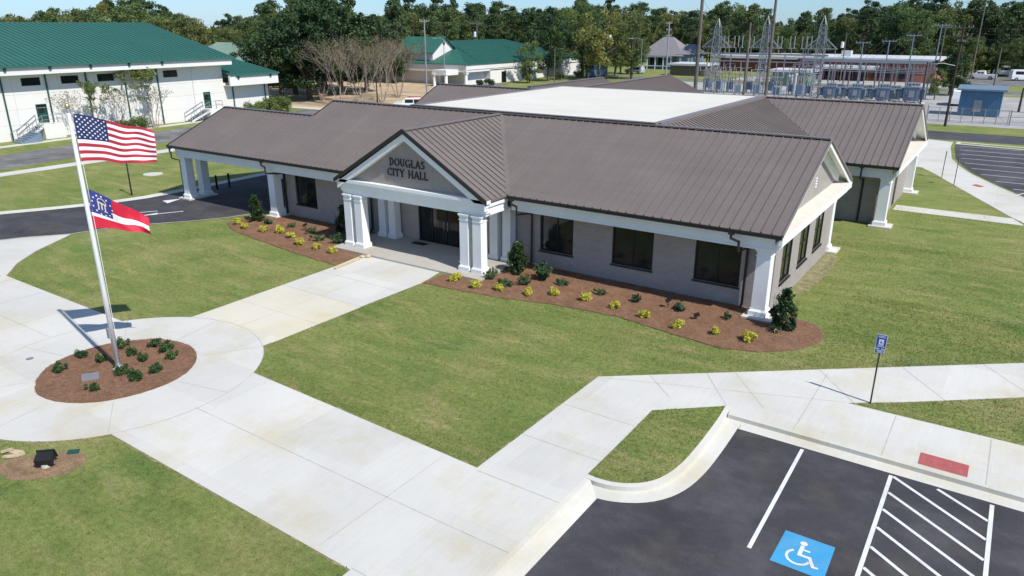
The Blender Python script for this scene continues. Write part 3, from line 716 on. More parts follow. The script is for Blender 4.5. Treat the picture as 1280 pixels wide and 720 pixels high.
for o_ in [dict(c=XE, y0=0, y1=D, yr=YR), dict(c=1.57, y0=18.75, y1=32.3, yr=25.54)]:
    k = MB(); rake(k, 'x', o_['c']-.03, .055, o_['y0'], H0, o_['yr'], HR, .12); rake(k, 'x', o_['c']-.03, .055, o_['y1'], H0, o_['yr'], HR, .12); obj('rake_trim', k, M['roofcap'], hall)
k = MB(); rake(k, 'x', XL-.03, .05, YP, zf(YP), YR, HR, .2); rake(k, 'x', XP-.04, .06, 0, H0, YP, zf(YP), .2); rake(k, 'x', XP-.04, .06, 2*YP, H0, YP, zf(YP), .2); rake(k, 'x', -35.24, .06, 15.25, H0, 22, HR, .2)
obj('rake_trim', k, M['bronze'], hall)
k = MB(); rake(k, 'y', YPo-.07, .07, -18.07, HR, -13.02, H0-.03, .20, .06); rake(k, 'y', YPo-.07, .07, -18.07, HR, -23.12, H0-.03, .20, .06); obj('rake_trim', k, M['bronze'], hall)
# white raking soffit and inner mouldings of the gables facing right
for c, y0, y1, yr, yt in ((XE, 0.0, D, YR, -.55), (1.57, 18.75, 32.3, 25.54, .80)):
    k = MB()
    for ya in (y0, y1):
        s_ = 1 if ya < yr else -1
        # sloped soffit slab from rake to tympanum
        k.poly([(c-.03, ya+s_*.05, H0-.13), (c-.03, yr, HR-.13), (yt, yr, HR-.13), (yt, ya+s_*.05, H0-.13)][::(-1 if s_ > 0 else 1)])
        rake(k, 'x', c-.10, .06, ya+s_*.0, H0-.10, yr, HR-.10, .20, 0)
        # inner moulding on the tympanum
        rake(k, 'x', yt, .14, ya+s_*1.5, H0+SL*1.5-.16, yr, HR-.16, .42, 0)
    obj('raking_cornice', k, M['white'], hall)
    k = MB(); h1, h0 = H0+.02, H0-.30
    k.box(c-.12, c+.02, y0-.02, y1+.02, H0-.42, H0-.12); k.box(c-.25, c-.12, y0+.2, y1-.2, H0-.62, H0-.30); k.box(c-.33, c-.25, y0+.3, y1-.3, 2.97, H0-.45)
    obj('cornice', k, M['white'], hall)
    k = MB(); k.poly([(c+.02, y0+.02, H0-.12), (c+.02, y1-.02, H0-.12), (yt, y1-.7, H0+.10), (yt, y0+.7, H0+.10)]); k.poly([(c+.02, y0+.02, H0-.124), (yt, y0+.7, H0+.096), (yt, y1-.7, H0+.096), (c+.02, y1-.02, H0-.124)])
    obj('cornice_flashing', k, M['beige'], hall)
    k = MB(); P = [(y0+.3, H0-.3), (y1-.3, H0-.3), (yr, HR-.14)]
    k.poly([(yt, a, z) for a, z in P]); k.poly([(yt-.2, a, z) for a, z in P][::-1]); obj('gable_wall', k, M['brick'], hall)
    k = MB()
    for i in range(4): k.box(yt, yt+.04, yr+.55-.13, yr+.55+.13, H0+.60+i*.13, H0+.65+i*.13)
    obj('louvre_vent', k, M['white'], hall)
# --- frieze (white entablature)
k = MB()
def frieze(x0, x1, y, back=.25): k.box(x0, x1, y, y+back, 2.97, H0-.13); k.box(x0, x1, y-.05, y, 3.36, H0-.13); k.box(x0, x1, y-.09, y-.05, 3.52, H0-.135); k.box(x0, x1, y-.03, y, 2.99, 3.07)
frieze(-12.99, -.33, .30); frieze(XP+.33, -23.15, .30)
frieze(-2.0, 1.24, 19.05)
k.box(XP+.32, XP+.58, .55, 9.2, 2.97, H0-.13); k.box(XP+.33, XL+.4, 9.19, 9.42, 2.97, H0-.13)
obj('frieze', k, M['white'], hall)
k = MB(); k.box(-12.9, -.35, .55, 1.34, 3.0, 3.1); k.box(-31.2, -23.2, .55, 1.34, 3.0, 3.1); k.box(XP+.58, -31.3, .55, 9.19, 3.0, 3.1); k.box(-22.9, -13.2, -1.2, 1.34, 3.0, 3.1); k.box(-2, .7, 19.3, 19.99, 3.0, 3.1)
obj('soffit', k, M['white'], hall)
# --- porch pediment
k = MB()
yp = YPo+.28
k.box(-22.85, -13.29, yp, yp+.3, 2.95, 3.40); k.box(-22.92, -13.22, yp-.06, yp, 3.10, 3.42); k.box(-23.0, -13.14, yp-.16, yp+.1, 3.42, 3.60); k.box(-23.08, -13.06, yp-.24, yp+.1, 3.60, 3.76)
k.box(-13.29-.3, -13.29, yp+.3, .29, 2.95, 3.40); k.box(-13.29, -13.22, yp, .29, 3.10, 3.42); k.box(-13.6, -13.14, yp+.1, .2, 3.42, 3.60)
k.box(-22.85, -22.55, yp+.3, .29, 2.95, 3.40); k.box(-22.92, -22.85, yp, .29, 3.10, 3.42); k.box(-23.0, -22.54, yp+.1, .2, 3.42, 3.60)
obj('porch_entablature', k, M['white'], hall)
k = MB()
for s_ in (1, -1):
    rake(k, 'y', yp-.24, .3, -18.07+s_*.0, HR-.17, -18.07+s_*4.9, H0-.17, .34, 0)
obj('raking_cornice', k, M['white'], hall)
k = MB(); P = [(-22.6, 3.755), (-13.54, 3.755), (-18.07, HR-.36)]
k.poly([(a, yp+.06, z) for a, z in P]); k.poly([(a, yp+.3, z) for a, z in P][::-1]); 
for i in range(3):
    (a, z), (a2, z2_) = P[i], P[(i+1) % 3]; k.poly([(a, yp+.06, z), (a, yp+.3, z), (a2, yp+.3, z2_), (a2, yp+.06, z2_)])
ped = obj('pediment', k, M['stucco'], hall)
k = MB()
for x in (-19.3, -16.5): k.box(x-.01, x+.01, yp+.056, yp+.062, 3.76, H0+(1-abs(x+18.07)/5)*(HR-H0)-.42)
SJ = mat('stucco_joint', (.24, .21, .20), .9, .05)
obj('pediment_joint', k, SJ, ped)
# --- raised letters, drawn as strokes with serifs
GL = {
 'D': (.78, [('v', .14, 0, 1, 1), ('a', .14, .5, .56, .5, 90, -90, 1), ('s', .14, 0), ('s', .14, 1)]),
 'O': (.86, [('a', .43, .5, .40, .5, 0, 360, 1)]),
 'U': (.80, [('v', .15, .35, 1, 1), ('v', .66, .35, 1, .5), ('a', .405, .35, .255, .35, 180, 360, .8), ('s', .15, 1), ('s', .66, 1)]),
 'G': (.86, [('a', .45, .5, .40, .5, 45, 330, 1), ('v', .74, .06, .42, .9), ('h', .55, .86, .43)]),
 'L': (.62, [('v', .15, 0, 1, 1), ('h', .15, .58, .03), ('v', .57, .03, .22, .6), ('s', .15, 0), ('s', .15, 1)]),
 'A': (.84, [('l', .08, 0, .42, 1, .5), ('l', .42, 1, .76, 0, 1), ('h', .20, .64, .34), ('s', .08, 0), ('s', .76, 0)]),
 'S': (.62, [('a', .31, .74, .23, .26, 20, 270, .9), ('a', .31, .25, .25, .25, 90, -160, .9)]),
 'C': (.80, [('a', .44, .5, .40, .5, 48, 312, 1), ('v', .74, .70, .92, .6), ('v', .74, .06, .26, .6)]),
 'I': (.32, [('v', .16, 0, 1, 1), ('s', .16, 0), ('s', .16, 1)]),
 'T': (.74, [('v', .37, 0, 1, 1), ('h', .05, .69, .96), ('v', .07, .78, .96, .6), ('v', .67, .78, .96, .6), ('s', .37, 0)]),
 'Y': (.78, [('v', .39, 0, .48, 1), ('l', .39, .46, .10, 1, 1), ('l', .39, .46, .68, 1, .5), ('s', .39, 0), ('s', .10, 1), ('s', .68, 1)]),
 'H': (.88, [('v', .15, 0, 1, 1), ('v', .72, 0, 1, 1), ('h', .15, .72, .5), ('s', .15, 0), ('s', .15, 1), ('s', .72, 0), ('s', .72, 1)]),
}
def letters(mb, text, xc, y, zb, h, gap=.10):
    wd = .085; n = 0; tot = sum((.45 if c == ' ' else GL[c][0])+gap for c in text)-gap; x = xc-tot*h/2
    for c in text:
        if c == ' ': x += (.45+gap)*h; continue
        W_, st = GL[c]
        def S(x0, z0, x1, z1, w_):
            nonlocal n; n += 1
            mb.bar((x+x0*h, y-.02-.0006*(n % 9), zb+z0*h), (x+x1*h, y-.02-.0006*(n % 9), zb+z1*h), .05, w_*h)
        for e in st:
            if e[0] == 'v': S(e[1], e[2], e[1], e[3], wd*e[4])
            elif e[0] == 'h': S(e[1], e[3], e[2], e[3], .065)
            elif e[0] == 'l': S(e[1], e[2], e[3], e[4], wd*e[5])
            elif e[0] == 's': S(e[1]-.12, .025 if e[2] == 0 else .975, e[1]+.12, .025 if e[2] == 0 else .975, .05)
            elif e[0] == 'a':
                _, cx_, cz_, rx, rz, a0, a1, ww = e; K = 14; rx -= .04; rz -= .03
                for i in range(K):
                    b0 = R(a0+(a1-a0)*i/K); b1 = R(a0+(a1-a0)*(i+1)/K); mm = (b0+b1)/2
                    S(cx_+rx*math.cos(b0), cz_+rz*math.sin(b0), cx_+rx*math.cos(b1), cz_+rz*math.sin(b1), wd*ww*(.45+.6*abs(math.cos(mm))))
        x += (W_+gap)*h
k = MB(); letters(k, 'DOUGLAS', -18.15, yp+.045, 4.80, .39); obj('letter', k, M['black'], hall, label='raised black letter of the word DOUGLAS')
k = MB(); letters(k, 'CITY HALL', -18.15, yp+.045, 4.27, .39); obj('letter', k, M['black'], hall, label='raised black letter of the words CITY HALL')
# --- walls
YW = 1.35
wins = [(-12.0, -10.1), (-8.0, -5.92), (-3.95, -1.9)]
k = MB()
wall(k, 'y', YW, -23.0, -.75, 0, 3.4, .25, [(a, b_, .84, 2.72) for a, b_ in wins]+[(-20.0, -16.0, .1, 2.45)])
wall(k, 'y', YW, -31.2, -23.0, 0, 3.4, .25, [(-30.1, -28.2, .8, 2.72), (-25.3, -24.3, .8, 2.5)])
obj('wall', k, M['brick'], hall)
gw = [(2.45, 4.05), (5.4, 7.1), (8.35, 10.1)]
k = MB(); wall(k, 'x', -.5, YW, D-1.0, 0, 3.4, -.25, [(a, b_, .95, 2.9) for a, b_ in gw]); obj('wall', k, M['brick'], hall)
k = MB(); wall(k, 'y', D-1.2, -8, -.75, 0, 3.6, .2); wall(k, 'x', -8, D-1, 20.0, 0, 3.6, .2)
wall(k, 'y', 20.0, -8, .55, 0, 3.4, .2); wall(k, 'x', .75, 20.0, 31.3, 0, 3.4, -.2, [(25.0, 26.2, .05, 2.3)]); wall(k, 'y', 31.1, -16, .7, 0, 3.4, .2)
wall(k, 'x', -31.2, YW, 16, 0, 3.4, .2); wall(k, 'y', 16, -34.5, -31.2, 0, 3.4, .2); wall(k, 'x', -34.5, 16, 28, 0, 3.4, .2); wall(k, 'y', 28, -34.5, -33.5, 0, 3.4, .2)
wall(k, 'x', -33.6, 28, 36.5, 0, 3.4, .2); wall(k, 'y', 36.3, -33.6, -29.5, 0, 3.4, .2); wall(k, 'x', -29.6, 36.5, 43.5, 0, 3.4, .2); wall(k, 'y', 43.4, -29.6, -17.2, 0, 3.4, .2); wall(k, 'x', -17.2, 31.2, 43.5, 0, 3.4, .2)
obj('wall', k, M['brick'], hall)
k = MB(); k.box(-13.2, -12.95, .31, YW, 0, 3.0) if 0 else k.box(-.9, -.5, YW-.01, YW+.06, 0, .0)
for a, b_ in wins: window(hall, 'y', YW+.16, -1, a, b_, .84, 2.72, 2)
window(hall, 'y', YW+.16, -1, -30.1, -28.2, .8, 2.72, 2); window(hall, 'y', YW+.16, -1, -25.3, -24.3, .8, 2.5, 1)
for a, b_ in gw: window(hall, 'x', -.58, 1, a, b_, .95, 2.9, 2, (1.95,))
k = MB()
for a, b_ in wins+[(-30.1, -28.2)]: k.box(a-.04, b_+.04, YW-.05, YW+.12, .77, .838)
obj('window_sill', k, M['bronze'], hall)
k = MB()
for a, b_ in gw: k.box(-.54, -.42, a-.04, b_+.04, .87, .948)
obj('window_sill', k, M['bronze'], hall)
# entrance doors
f = MB(); xs = [-20.0, -19.1, -18.1, -17.1, -16.06]
for x in xs: f.box(x, x+.07, YW+.08, YW+.17, .1, 2.45)
f.box(-20, -16, YW+.085, YW+.165, 2.38, 2.45); f.box(-20, -16, YW+.085, YW+.165, .1, .2); f.box(-20, -16, YW+.09, YW+.16, 2.05, 2.11)
d = obj('entrance_door', f, M['wframe'], hall)
f = MB(); f.box(-19.98, -16.02, YW+.12, YW+.135, .15, 2.42); obj('pane', f, M['glass'], d)
f = MB(); f.bar((-18.2, YW+.03, .9), (-18.2, YW+.03, 1.4), .03, .03); f.bar((-17.95, YW+.03, .9), (-17.95, YW+.03, 1.4), .03, .03)
for x in (-18.2, -17.95):
    for z in (.95, 1.35): f.bar((x, YW+.03, z), (x, YW+.09, z), .02, .02)
obj('door_handle', f, M['steel'], d)
f = MB(); f.box(.66, .73, 25.0, 26.2, .05, 2.3); obj('side_door', f, M['wframe'], hall)
# --- columns
def column(cx_, cy_, pad=True, w_=.27, zt=2.97):
    k = MB(); k.frustum(cx_, cy_, .36, zt-.14, w_, w_, w_*.97, w_*.97)
    c = obj('column', k, M['white'], hall)
    k = MB(); k.box(cx_-w_*1.27, cx_+w_*1.27, cy_-w_*1.27, cy_+w_*1.27, .10, .30); k.frustum(cx_, cy_, .30, .37, w_*1.2, w_*1.2, w_*1.04, w_*1.04); obj('column_base', k, M['white'], c)
    k = MB(); k.frustum(cx_, cy_, zt-.14, zt-.06, w_*1.02, w_*1.02, w_*1.15, w_*1.15); k.box(cx_-w_*1.2, cx_+w_*1.2, cy_-w_*1.2, cy_+w_*1.2, zt-.06, zt-.001); k.box(cx_-w_*1.07, cx_+w_*1.07, cy_-w_*1.07, cy_+w_*1.07, zt-.30, zt-.26); obj('capital', k, M['white'], c)
for x in (-13.72, -14.50, -21.62, -22.40): column(x, -1.38, w_=.255, zt=2.95)
for x in (-13.62, -14.42, -21.45, -22.2): column(x, .98, w_=.245, zt=2.99)
for x, y in ((-.74, .70), (-.74, 12.3), (1.0-.08, 19.55), (.95, 31.0), (-40.45, .72), (-40.45, 1.86), (-31.25, .72), (-31.25, 1.9), (-40.45, 8.9), (-31.25, 8.9)): column(x, y, w_=.29)
k = MB()
for x, y in ((-.68, .66), (-.6, 12.4), (1.0, 19.5), (1.05, 31.0)): k.box(x-.62, x+.62, y-.62, y+.62, -.02, .10)
k.box(-41.1, -39.85, .15, 2.45, -.02, .10)
k.box(-31.8, -30.8, .2, 2.4, -.02, .10)
obj('column_pad', k, M['kerb'], hall)
# --- downspouts
def spout(x, y0, yw, zt=H0-.12, kick=.45):
    k = MB(); k.tube([(x, y0-.10, zt), (x, y0-.12, zt-.28)], .055, 6); k.tube([(x, y0-.12, zt-.24), (x+kick, y0-.12, zt-.34)], .055, 6); k.tube([(x+kick, y0-.12, zt-.30), (x+kick, y0-.12, zt-.72), (x+kick, yw-.09, zt-.95), (x+kick, yw-.09, .15)], .055, 6)
    k.box(x-.12, x+.12, y0-.15, y0-.02, zt-.10, zt-.0)
    k.tube([(x+kick, yw-.09, .3), (x+kick+.0, yw-.25, .08)], .05, 6)
    obj('downspout', k, M['bronze'], hall)
spout(-12.75, 0, YW, kick=.32); spout(-2.0, 0, YW, kick=.35); spout(-31.3, 0, YW, kick=.35); spout(-.4, 18.75, 20.0, kick=.0); spout(XP+.3, 0, .55, kick=.12)
spout(-23.6, 0, YW, kick=.1)
f = MB(); f.box(-19.9, -19.0, .55, .95, .105, .125); tag(obj('door_mat', f, M['black']), 'dark door mat on the porch floor left of the entrance doors', 'door mat')

# ============================================================ PLANTS
def leaf_quads(centers, radii, per, size, seed, aspect=1.6, shell=.55, squash=1.0, face=.55):
    g = np.random.default_rng(seed); out = []
    for c, r in zip(centers, radii):
        n = per if np.isscalar(per) else int(per)
        d = g.normal(size=(n, 3)); d /= np.linalg.norm(d, axis=1)[:, None]
        rr = r*(shell+(1-shell)*g.random(n)**.6)*(1+.15*g.normal(size=n))
        p = np.asarray(c)+d*rr[:, None]*np.array([1, 1, squash])
        nrm = d*face+g.normal(size=(n, 3))*(1-face)*1.1; nrm /= np.linalg.norm(nrm, axis=1)[:, None]
        a = np.cross(nrm, g.normal(size=(n, 3))); a /= np.linalg.norm(a, axis=1)[:, None]; b_ = np.cross(nrm, a)
        s = size*(.6+.8*g.random(n))[:, None]
        q = np.stack([p-a*s*aspect/2, p-b_*s*.42, p+a*s*aspect/2, p+b_*s*.42], 1); out.append(q.reshape(-1, 3))
    return np.concatenate(out)
def foliage(name, V, m, parent, base=(0, 0, 0)):
    me = quads_mesh(name, V, [m]); return link_mesh(name, me, parent)
def shrub_proto(kind, seed):
    g = random.Random(seed)
    if kind == 'yellow':
        root = proto('yellow_shrub', 'yellow shrub', 'shrub')
        cs = [(g.uniform(-.16, .16), g.uniform(-.13, .13), g.uniform(.10, .24)) for _ in range(9)]
        V = leaf_quads(cs, [g.uniform(.09, .15) for _ in cs], 60, .05, seed, 2.2); m = M['leaf_yellow']; h = .2
    elif kind == 'rose':
        root = proto('rose_shrub', 'low shrub', 'shrub')
        cs = [(g.uniform(-.24, .24), g.uniform(-.24, .24), g.uniform(.12, .34)) for _ in range(13)]
        V = leaf_quads(cs, [g.uniform(.10, .17) for _ in cs], 60, .065, seed, 1.9); m = M['leaf_rose']; h = .25
    elif kind == 'low':
        root = proto('low_shrub', 'low dark shrub', 'shrub')
        cs = [(g.uniform(-.28, .28), g.uniform(-.22, .22), g.uniform(.10, .26)) for _ in range(12)]
        V = leaf_quads(cs, [g.uniform(.08, .14) for _ in cs], 45, .06, seed, 2.4, .3); m = M['leaf_mid']; h = .2
    elif kind == 'spiky':
        root = proto('spiky_shrub', 'grey green shrub', 'shrub')
        cs = []; 
        for k in range(22):
            a = g.uniform(0, 6.28); L = g.uniform(.2, .62); e = g.uniform(.5, 1.4)
            for f in (.45, .72, 1): cs.append((math.cos(a)*math.cos(e)*L*f, math.sin(a)*math.cos(e)*L*f, .06+math.sin(e)*L*f))
        V = leaf_quads(cs, [.075]*len(cs), 16, .055, seed, 2.6, .2); m = M['leaf_mid']; h = .35
    else:
        root = proto('holly_shrub', 'dark evergreen shrub', 'shrub')
        cs = []; rs = []
        for k in range(46):
            z = g.uniform(.12, 1.5); rad = .52*(1-(z/1.65)**1.6)+.06; a = g.uniform(0, 6.28); q = g.uniform(.3, 1)*rad
            cs.append((math.cos(a)*q, math.sin(a)*q, z)); rs.append(g.uniform(.11, .19))
        V = leaf_quads(cs, rs, 62, .075, seed, 1.7, .3); m = M['leaf_dark']; h = 1.2
    foliage('foliage', V, m, root)
    b = MB()
    for k in range(5 if kind != 'holly' else 9):
        a = g.uniform(0, 6.28); b.tube([(0, 0, -.02), (math.cos(a)*h*.25, math.sin(a)*h*.25, h*.5), (math.cos(a)*h*.4, math.sin(a)*h*.4, h)], [.016, .010, .005], 5)
    obj('stems', b, M['bark'], root)
    return root
ordn = ['first', 'second', 'third', 'fourth', 'fifth', 'sixth', 'seventh', 'eighth', 'ninth', 'tenth', 'eleventh', 'twelfth']
SP = {k: [Spawner(shrub_proto(k, 11+i)) for i in range(2)] for k in ('yellow', 'rose', 'low', 'spiky', 'holly')}
def plant(kind, x, y, label, group, sc=1.0, z=.03):
    s = SP[kind][rnd.randrange(2)] if all(q.used for q in SP[kind]) else [q for q in SP[kind] if not q.used][0]
    return s.put((x, y, z), rnd.uniform(0, 6.28), sc, label, group)
for i, (x, y) in enumerate([(-31.6, -2.05), (-30.4, -2.5), (-28.9, -2.26), (-27.79, -1.94), (-26.47, -2.29), (-24.98, -3.0), (-23.55, -2.98), (-22.34, -3.05)]):
    plant('yellow', x, y, f'bright yellow shrub in the mulch left of the porch, {ordn[i]} from the left', 'yellow shrubs in the mulch beds', rnd.uniform(.95, 1.25)*(1.25 if i == 3 else 1))
for i, (x, y) in enumerate([(-14.06, -2.99), (-12.7, -3.16), (-11.56, -2.92), (-10.06, -2.67), (-9.07, -2.0), (-7.64, -1.77), (-6.08, -1.9), (-4.64, -2.26), (-3.05, -2.53), (-1.6, -2.24), (-.23, -2.16)]):
    plant('yellow', x, y, f'bright yellow shrub in the mulch right of the porch, {ordn[i]} from the porch', 'yellow shrubs in the mulch beds', rnd.uniform(.85, 1.2))
for x, y, k, l, s_ in [(-31.4, -.86, 'holly', 'tall dark evergreen shrub beside the drive-through column', 1.0), (-30.2, -.95, 'low', 'low dark shrub just right of the tall evergreen by the drive-through column', .95),
    (-28.24, -.73, 'low', 'low sprawling dark shrub below the left front window', .8), (-26.3, -.95, 'low', 'low olive shrub beside the small garden lamp left of the porch', .95),
    (-24.75, -1.9, 'low', 'dense green shrub in front of the shaded wall left of the porch', 1.1), (-23.4, -1.6, 'spiky', 'spiky grey green shrub next to the left porch columns', .9), (-24.7, .15, 'holly', 'dark evergreen shrub in the shade against the wall left of the porch', 1.05)]:
    plant(k, x, y, l, 'green shrubs in the mulch beds', s_)
for x, y, k, l, s_ in [(-12.2, -.3, 'holly', 'tall bushy evergreen shrub beside the right porch columns', 1.05), (-12.72, -1.8, 'spiky', 'small grey green shrub in front of the right porch column', .8),
    (-11.6, -2.2, 'low', 'low green shrub between yellow shrubs right of the porch', 1.0), (-11.0, -1.61, 'spiky', 'small upright green shrub in front of the tall evergreen', .75), (-10.65, -.5, 'spiky', 'tall spiky green shrub below the first window right of the porch', 1.25),
    (-9.48, -.58, 'low', 'thin low shrub lying below the first window right of the porch', .85), (-7.47, -.8, 'low', 'low dark shrub below the middle window', .8), (-5.66, -.8, 'spiky', 'small spiky shrub between the middle and right windows', .6),
    (-3.78, -.58, 'low', 'low spreading green shrub below the right front window', .95), (-1.66, -.46, 'spiky', 'small flat shrub beside the pad of the corner column', .5), (.47, -.2, 'holly', 'large dark evergreen shrub at the right corner column of the building', 1.08)]:
    plant(k, x, y, l, 'green shrubs in the mulch beds', s_)
ol = ['at the far left end of the bed', 'at the upper left edge of the bed', 'left of the pole shadow', 'in front of the grey plaque', 'directly behind the flagpole', 'right behind the pole, left of a pair', 'in the middle just right of the pole', 'at the back edge, left one of three', 'at the back right, middle one of three', 'at the right, last of the back three', 'alone at the right front of the bed', 'touching the foot of the flagpole', 'at the front right of the flagpole']
for (x, y), l in zip([(-19.53, -18.45), (-20.1, -17.35), (-19.2, -17.2), (-17.15, -18.5), (-19.7, -16.1), (-18.75, -16.2), (-18.0, -16.3), (-18.8, -15.35), (-18.1, -15.3), (-17.25, -15.6), (-16.75, -16.55), (-17.5, -17.3), (-16.7, -17.25)], ol):
    plant('rose', x, y, 'low green shrub of the round bed, '+l, 'low shrubs in the round flagpole bed', rnd.uniform(.58, .76))

# ---- grass blades near the camera
def inpoly(P, poly):
    x, y = P[:, 0], P[:, 1]; r = np.zeros(len(P), bool); n = len(poly)
    for i in range(n):
        x0, y0 = poly[i]; x1, y1 = poly[(i+1) % n]
        c = ((y0 > y) != (y1 > y)) & (x < (x1-x0)*(y-y0)/((y1-y0) if y1 != y0 else 1e-9)+x0); r ^= c
    return r
def grass():
    g = np.random.default_rng(3); out = []
    sols = [plaza, bedL, bedR, drive, LOT, [(-23.1, -2.4), (-12.9, -2.4), (-12.9, 1.6), (-23.1, 1.6)], [(-32, .9), (0, .9), (0, 14), (-32, 14)], [(-41, .2), (-39.8, .2), (-39.8, 2.5), (-41, 2.5)]]
    for x0, x1, y0, y1, den in ((-16, -3.5, -24, -14.0, 230), (-16, 2, -15, -2, 250), (-21, -15, -26, -19, 230), (2, 16, -9, 6, 240), (-33, -20, -15, -2, 160), (-5, 16, -5, 16, 150), (0, 22, 14, 26, 60)):
        n = int((x1-x0)*(y1-y0)*den); P = np.c_[g.uniform(x0, x1, n), g.uniform(y0, y1, n)]
        bad = np.zeros(n, bool)
        for s_ in sols: bad |= inpoly(P, s_)
        ox = inpoly(P, oval); P = P[~(bad | ox)]
        out.append(P)
    ip = isl+[(-1.1, -9.29)]; n = 4500; P = np.c_[g.uniform(-1.1, .9, n), g.uniform(-13.6, -7.7, n)]; Pi = P[inpoly(P, ip)]
    Z = np.r_[np.zeros(sum(len(p) for p in out)), np.full(len(Pi), .02)]; P = np.concatenate(out+[Pi]); n = len(P)
    a = g.uniform(0, 6.28, n); h = g.uniform(.02, .055, n); w_ = g.uniform(.007, .016, n); l = g.uniform(.0, .05, n); la = g.uniform(0, 6.28, n)
    v0 = np.c_[P[:, 0]-np.cos(a)*w_, P[:, 1]-np.sin(a)*w_, Z]; v1 = np.c_[P[:, 0]+np.cos(a)*w_, P[:, 1]+np.sin(a)*w_, Z]
    v2 = np.c_[P[:, 0]+np.cos(la)*l, P[:, 1]+np.sin(la)*l, Z+h]
    V = np.stack([v0, v1, v2], 1).reshape(-1, 3)
    o = link_mesh('grass', quads_mesh('grass', V, [M['lawn']], tri=True), None)
    tag(o, 'short sunlit lawn grass around the walkways of the city hall', 'grass', None, 'stuff')
    # pine straw strands lying on the beds
    out = []
    for poly, den in ((bedL, 260), (bedR, 320), (oval, 330)):
        xs_ = [p[0] for p in poly]; ys_ = [p[1] for p in poly]; n = int((max(xs_)-min(xs_))*(max(ys_)-min(ys_))*den)
        P = np.c_[g.uniform(min(xs_), max(xs_), n), g.uniform(min(ys_), max(ys_), n)]; out.append(P[inpoly(P, poly)])
    P = np.concatenate(out); n = len(P); a = g.uniform(0, 6.28, n); L = g.uniform(.04, .11, n); z = g.uniform(.036, .06, n)
    dx, dy = np.cos(a)*L, np.sin(a)*L; nx, ny = -np.sin(a)*.006, np.cos(a)*.006
    V = np.stack([np.c_[P[:, 0]-dx+nx, P[:, 1]-dy+ny, z], np.c_[P[:, 0]+dx, P[:, 1]+dy, z+g.uniform(0, .04, n)], np.c_[P[:, 0]-dx-nx, P[:, 1]-dy-ny, z]], 1).reshape(-1, 3)
    o = link_mesh('pine_straw', quads_mesh('pine_straw', V, [M['straw']], tri=True), None)
    tag(o, 'loose reddish brown pine straw strewn over the planting beds', 'mulch', None, 'stuff')

grass()

# ============================================================ FLAGPOLE AND FLAGS
PX, PY_ = -18.04, -17.14
fp = thing('flagpole', (PX, PY_, 0), 'tall silver flagpole with a gold ball standing in the round mulch bed', 'flagpole')
b = MB(); b.tube([(PX, PY_, .03), (PX, PY_, 4), (PX, PY_, 9.0)], [.085, .078, .055], 16); obj('pole', b, M['alu'], fp, True)
b = MB(); b.tube([(PX, PY_, .03), (PX, PY_, .07), (PX, PY_, .16)], [.20, .19, .09], 20); obj('base_collar', b, M['alu'], fp, True)
b = MB(); b.ball((PX, PY_, 9.14), .085, 16); obj('finial', b, M['gold'], fp, True)
b = MB(); b.tube([(PX, PY_, 8.96), (PX, PY_, 9.06)], [.075, .06], 12); b.bar((PX+.03, PY_+.06, 8.99), (PX+.06, PY_+.15, 8.99), .04, .06); obj('pulley', b, M['steel'], fp)
b = MB(); b.box(PX-.07, PX+.07, PY_-.15, PY_-.07, 1.25, 1.62); obj('cleat_box', b, M['steel'], fp)
b = MB(); b.tube([(PX+.04, PY_+.11, 8.98), (PX+.045, PY_+.12, 5), (PX+.03, PY_+.10, 1.3)], .008, 5); obj('halyard', b, M['flagwhite'], fp)
fu = Vector((.37, .93, 0)).normalized(); fn = Vector((.93, -.37, 0))
def usf(s, t_):
    amp = .16*s+.02; L = 2.26
    p = Vector((PX, PY_, 0))+fu*(.10+L*s*(1-.03*t_))
    wv = amp*math.sin(6.4*s+1.2*t_)+.07*s*math.sin(15*s-4*t_+1)
    z = 8.90-1.50*t_*(1-.26*s)-.74*s**1.2+.07*s*math.sin(6.0*s+1.5)+.05*t_*s*math.sin(9*s)+.03*s*math.sin(17*s+3*t_)
    return p+fn*wv+Vector((0, 0, z))
def gaf(s, t_):
    L = 1.68; p = Vector((PX, PY_, 0))+fu*(.10+L*s*(1-.05*math.sin(3*t_)))
    tt = t_**(1-.45*s); wv = .20*s*math.sin(6.2*s+2.6*t_)+.08*s*math.sin(14*s+2-3*t_)
    z = 6.50-1.32*tt*(1-.58*s)-1.22*s**1.05+.07*s*math.sin(8*s+1)+.05*s*math.sin(6*t_+5*s)
    return p+fn*wv+Vector((0, 0, z))
def flag(name, f, colour, mats, label, cat, nx, ny, extras):
    b = MB()
    for i in range(nx+1):
        for k in range(ny+1): b.v.append(tuple(f(i/nx, k/ny)))
    for i in range(nx):
        for k in range(ny):
            a = i*(ny+1)+k; b.f.append((a, a+1, a+ny+2, a+ny+1)); b.m.append(colour((i+.5)/nx, (k+.5)/ny))
    def on(s, t_, off):
        e = .01; p = f(s, t_); n = (f(s+e, t_)-p).cross(f(s, t_+e)-p).normalized(); return p+n*off
    def patch(pts, mi):
        for off in (.007, -.007):
            q = [on(s, t_, off) for s, t_ in pts]; b.poly(q if off > 0 else q[::-1], mi)
    extras(patch)
    o = obj(name, b, mats, None, True)
    return tag(o, label, cat)
def star(patch, s, t_, r, asp, mi):
    patch([(s+r*asp*(1 if k % 2 == 0 else .42)*math.sin(math.pi*k/5), t_-r*(1 if k % 2 == 0 else .42)*math.cos(math.pi*k/5)) for k in range(10)], mi)
def us_c(s, t_):
    if s < .40 and t_ < 7/13: return 2
    return 0 if int(t_*13) % 2 == 0 else 1
def us_x(patch):
    for r_ in range(9):
        n = 6 if r_ % 2 == 0 else 5
        for c in range(n): star(patch, .40*(.085+(c+(0 if n == 6 else .5))*.166), (7/13)*(.10+r_*.10), .024, .65, 1)
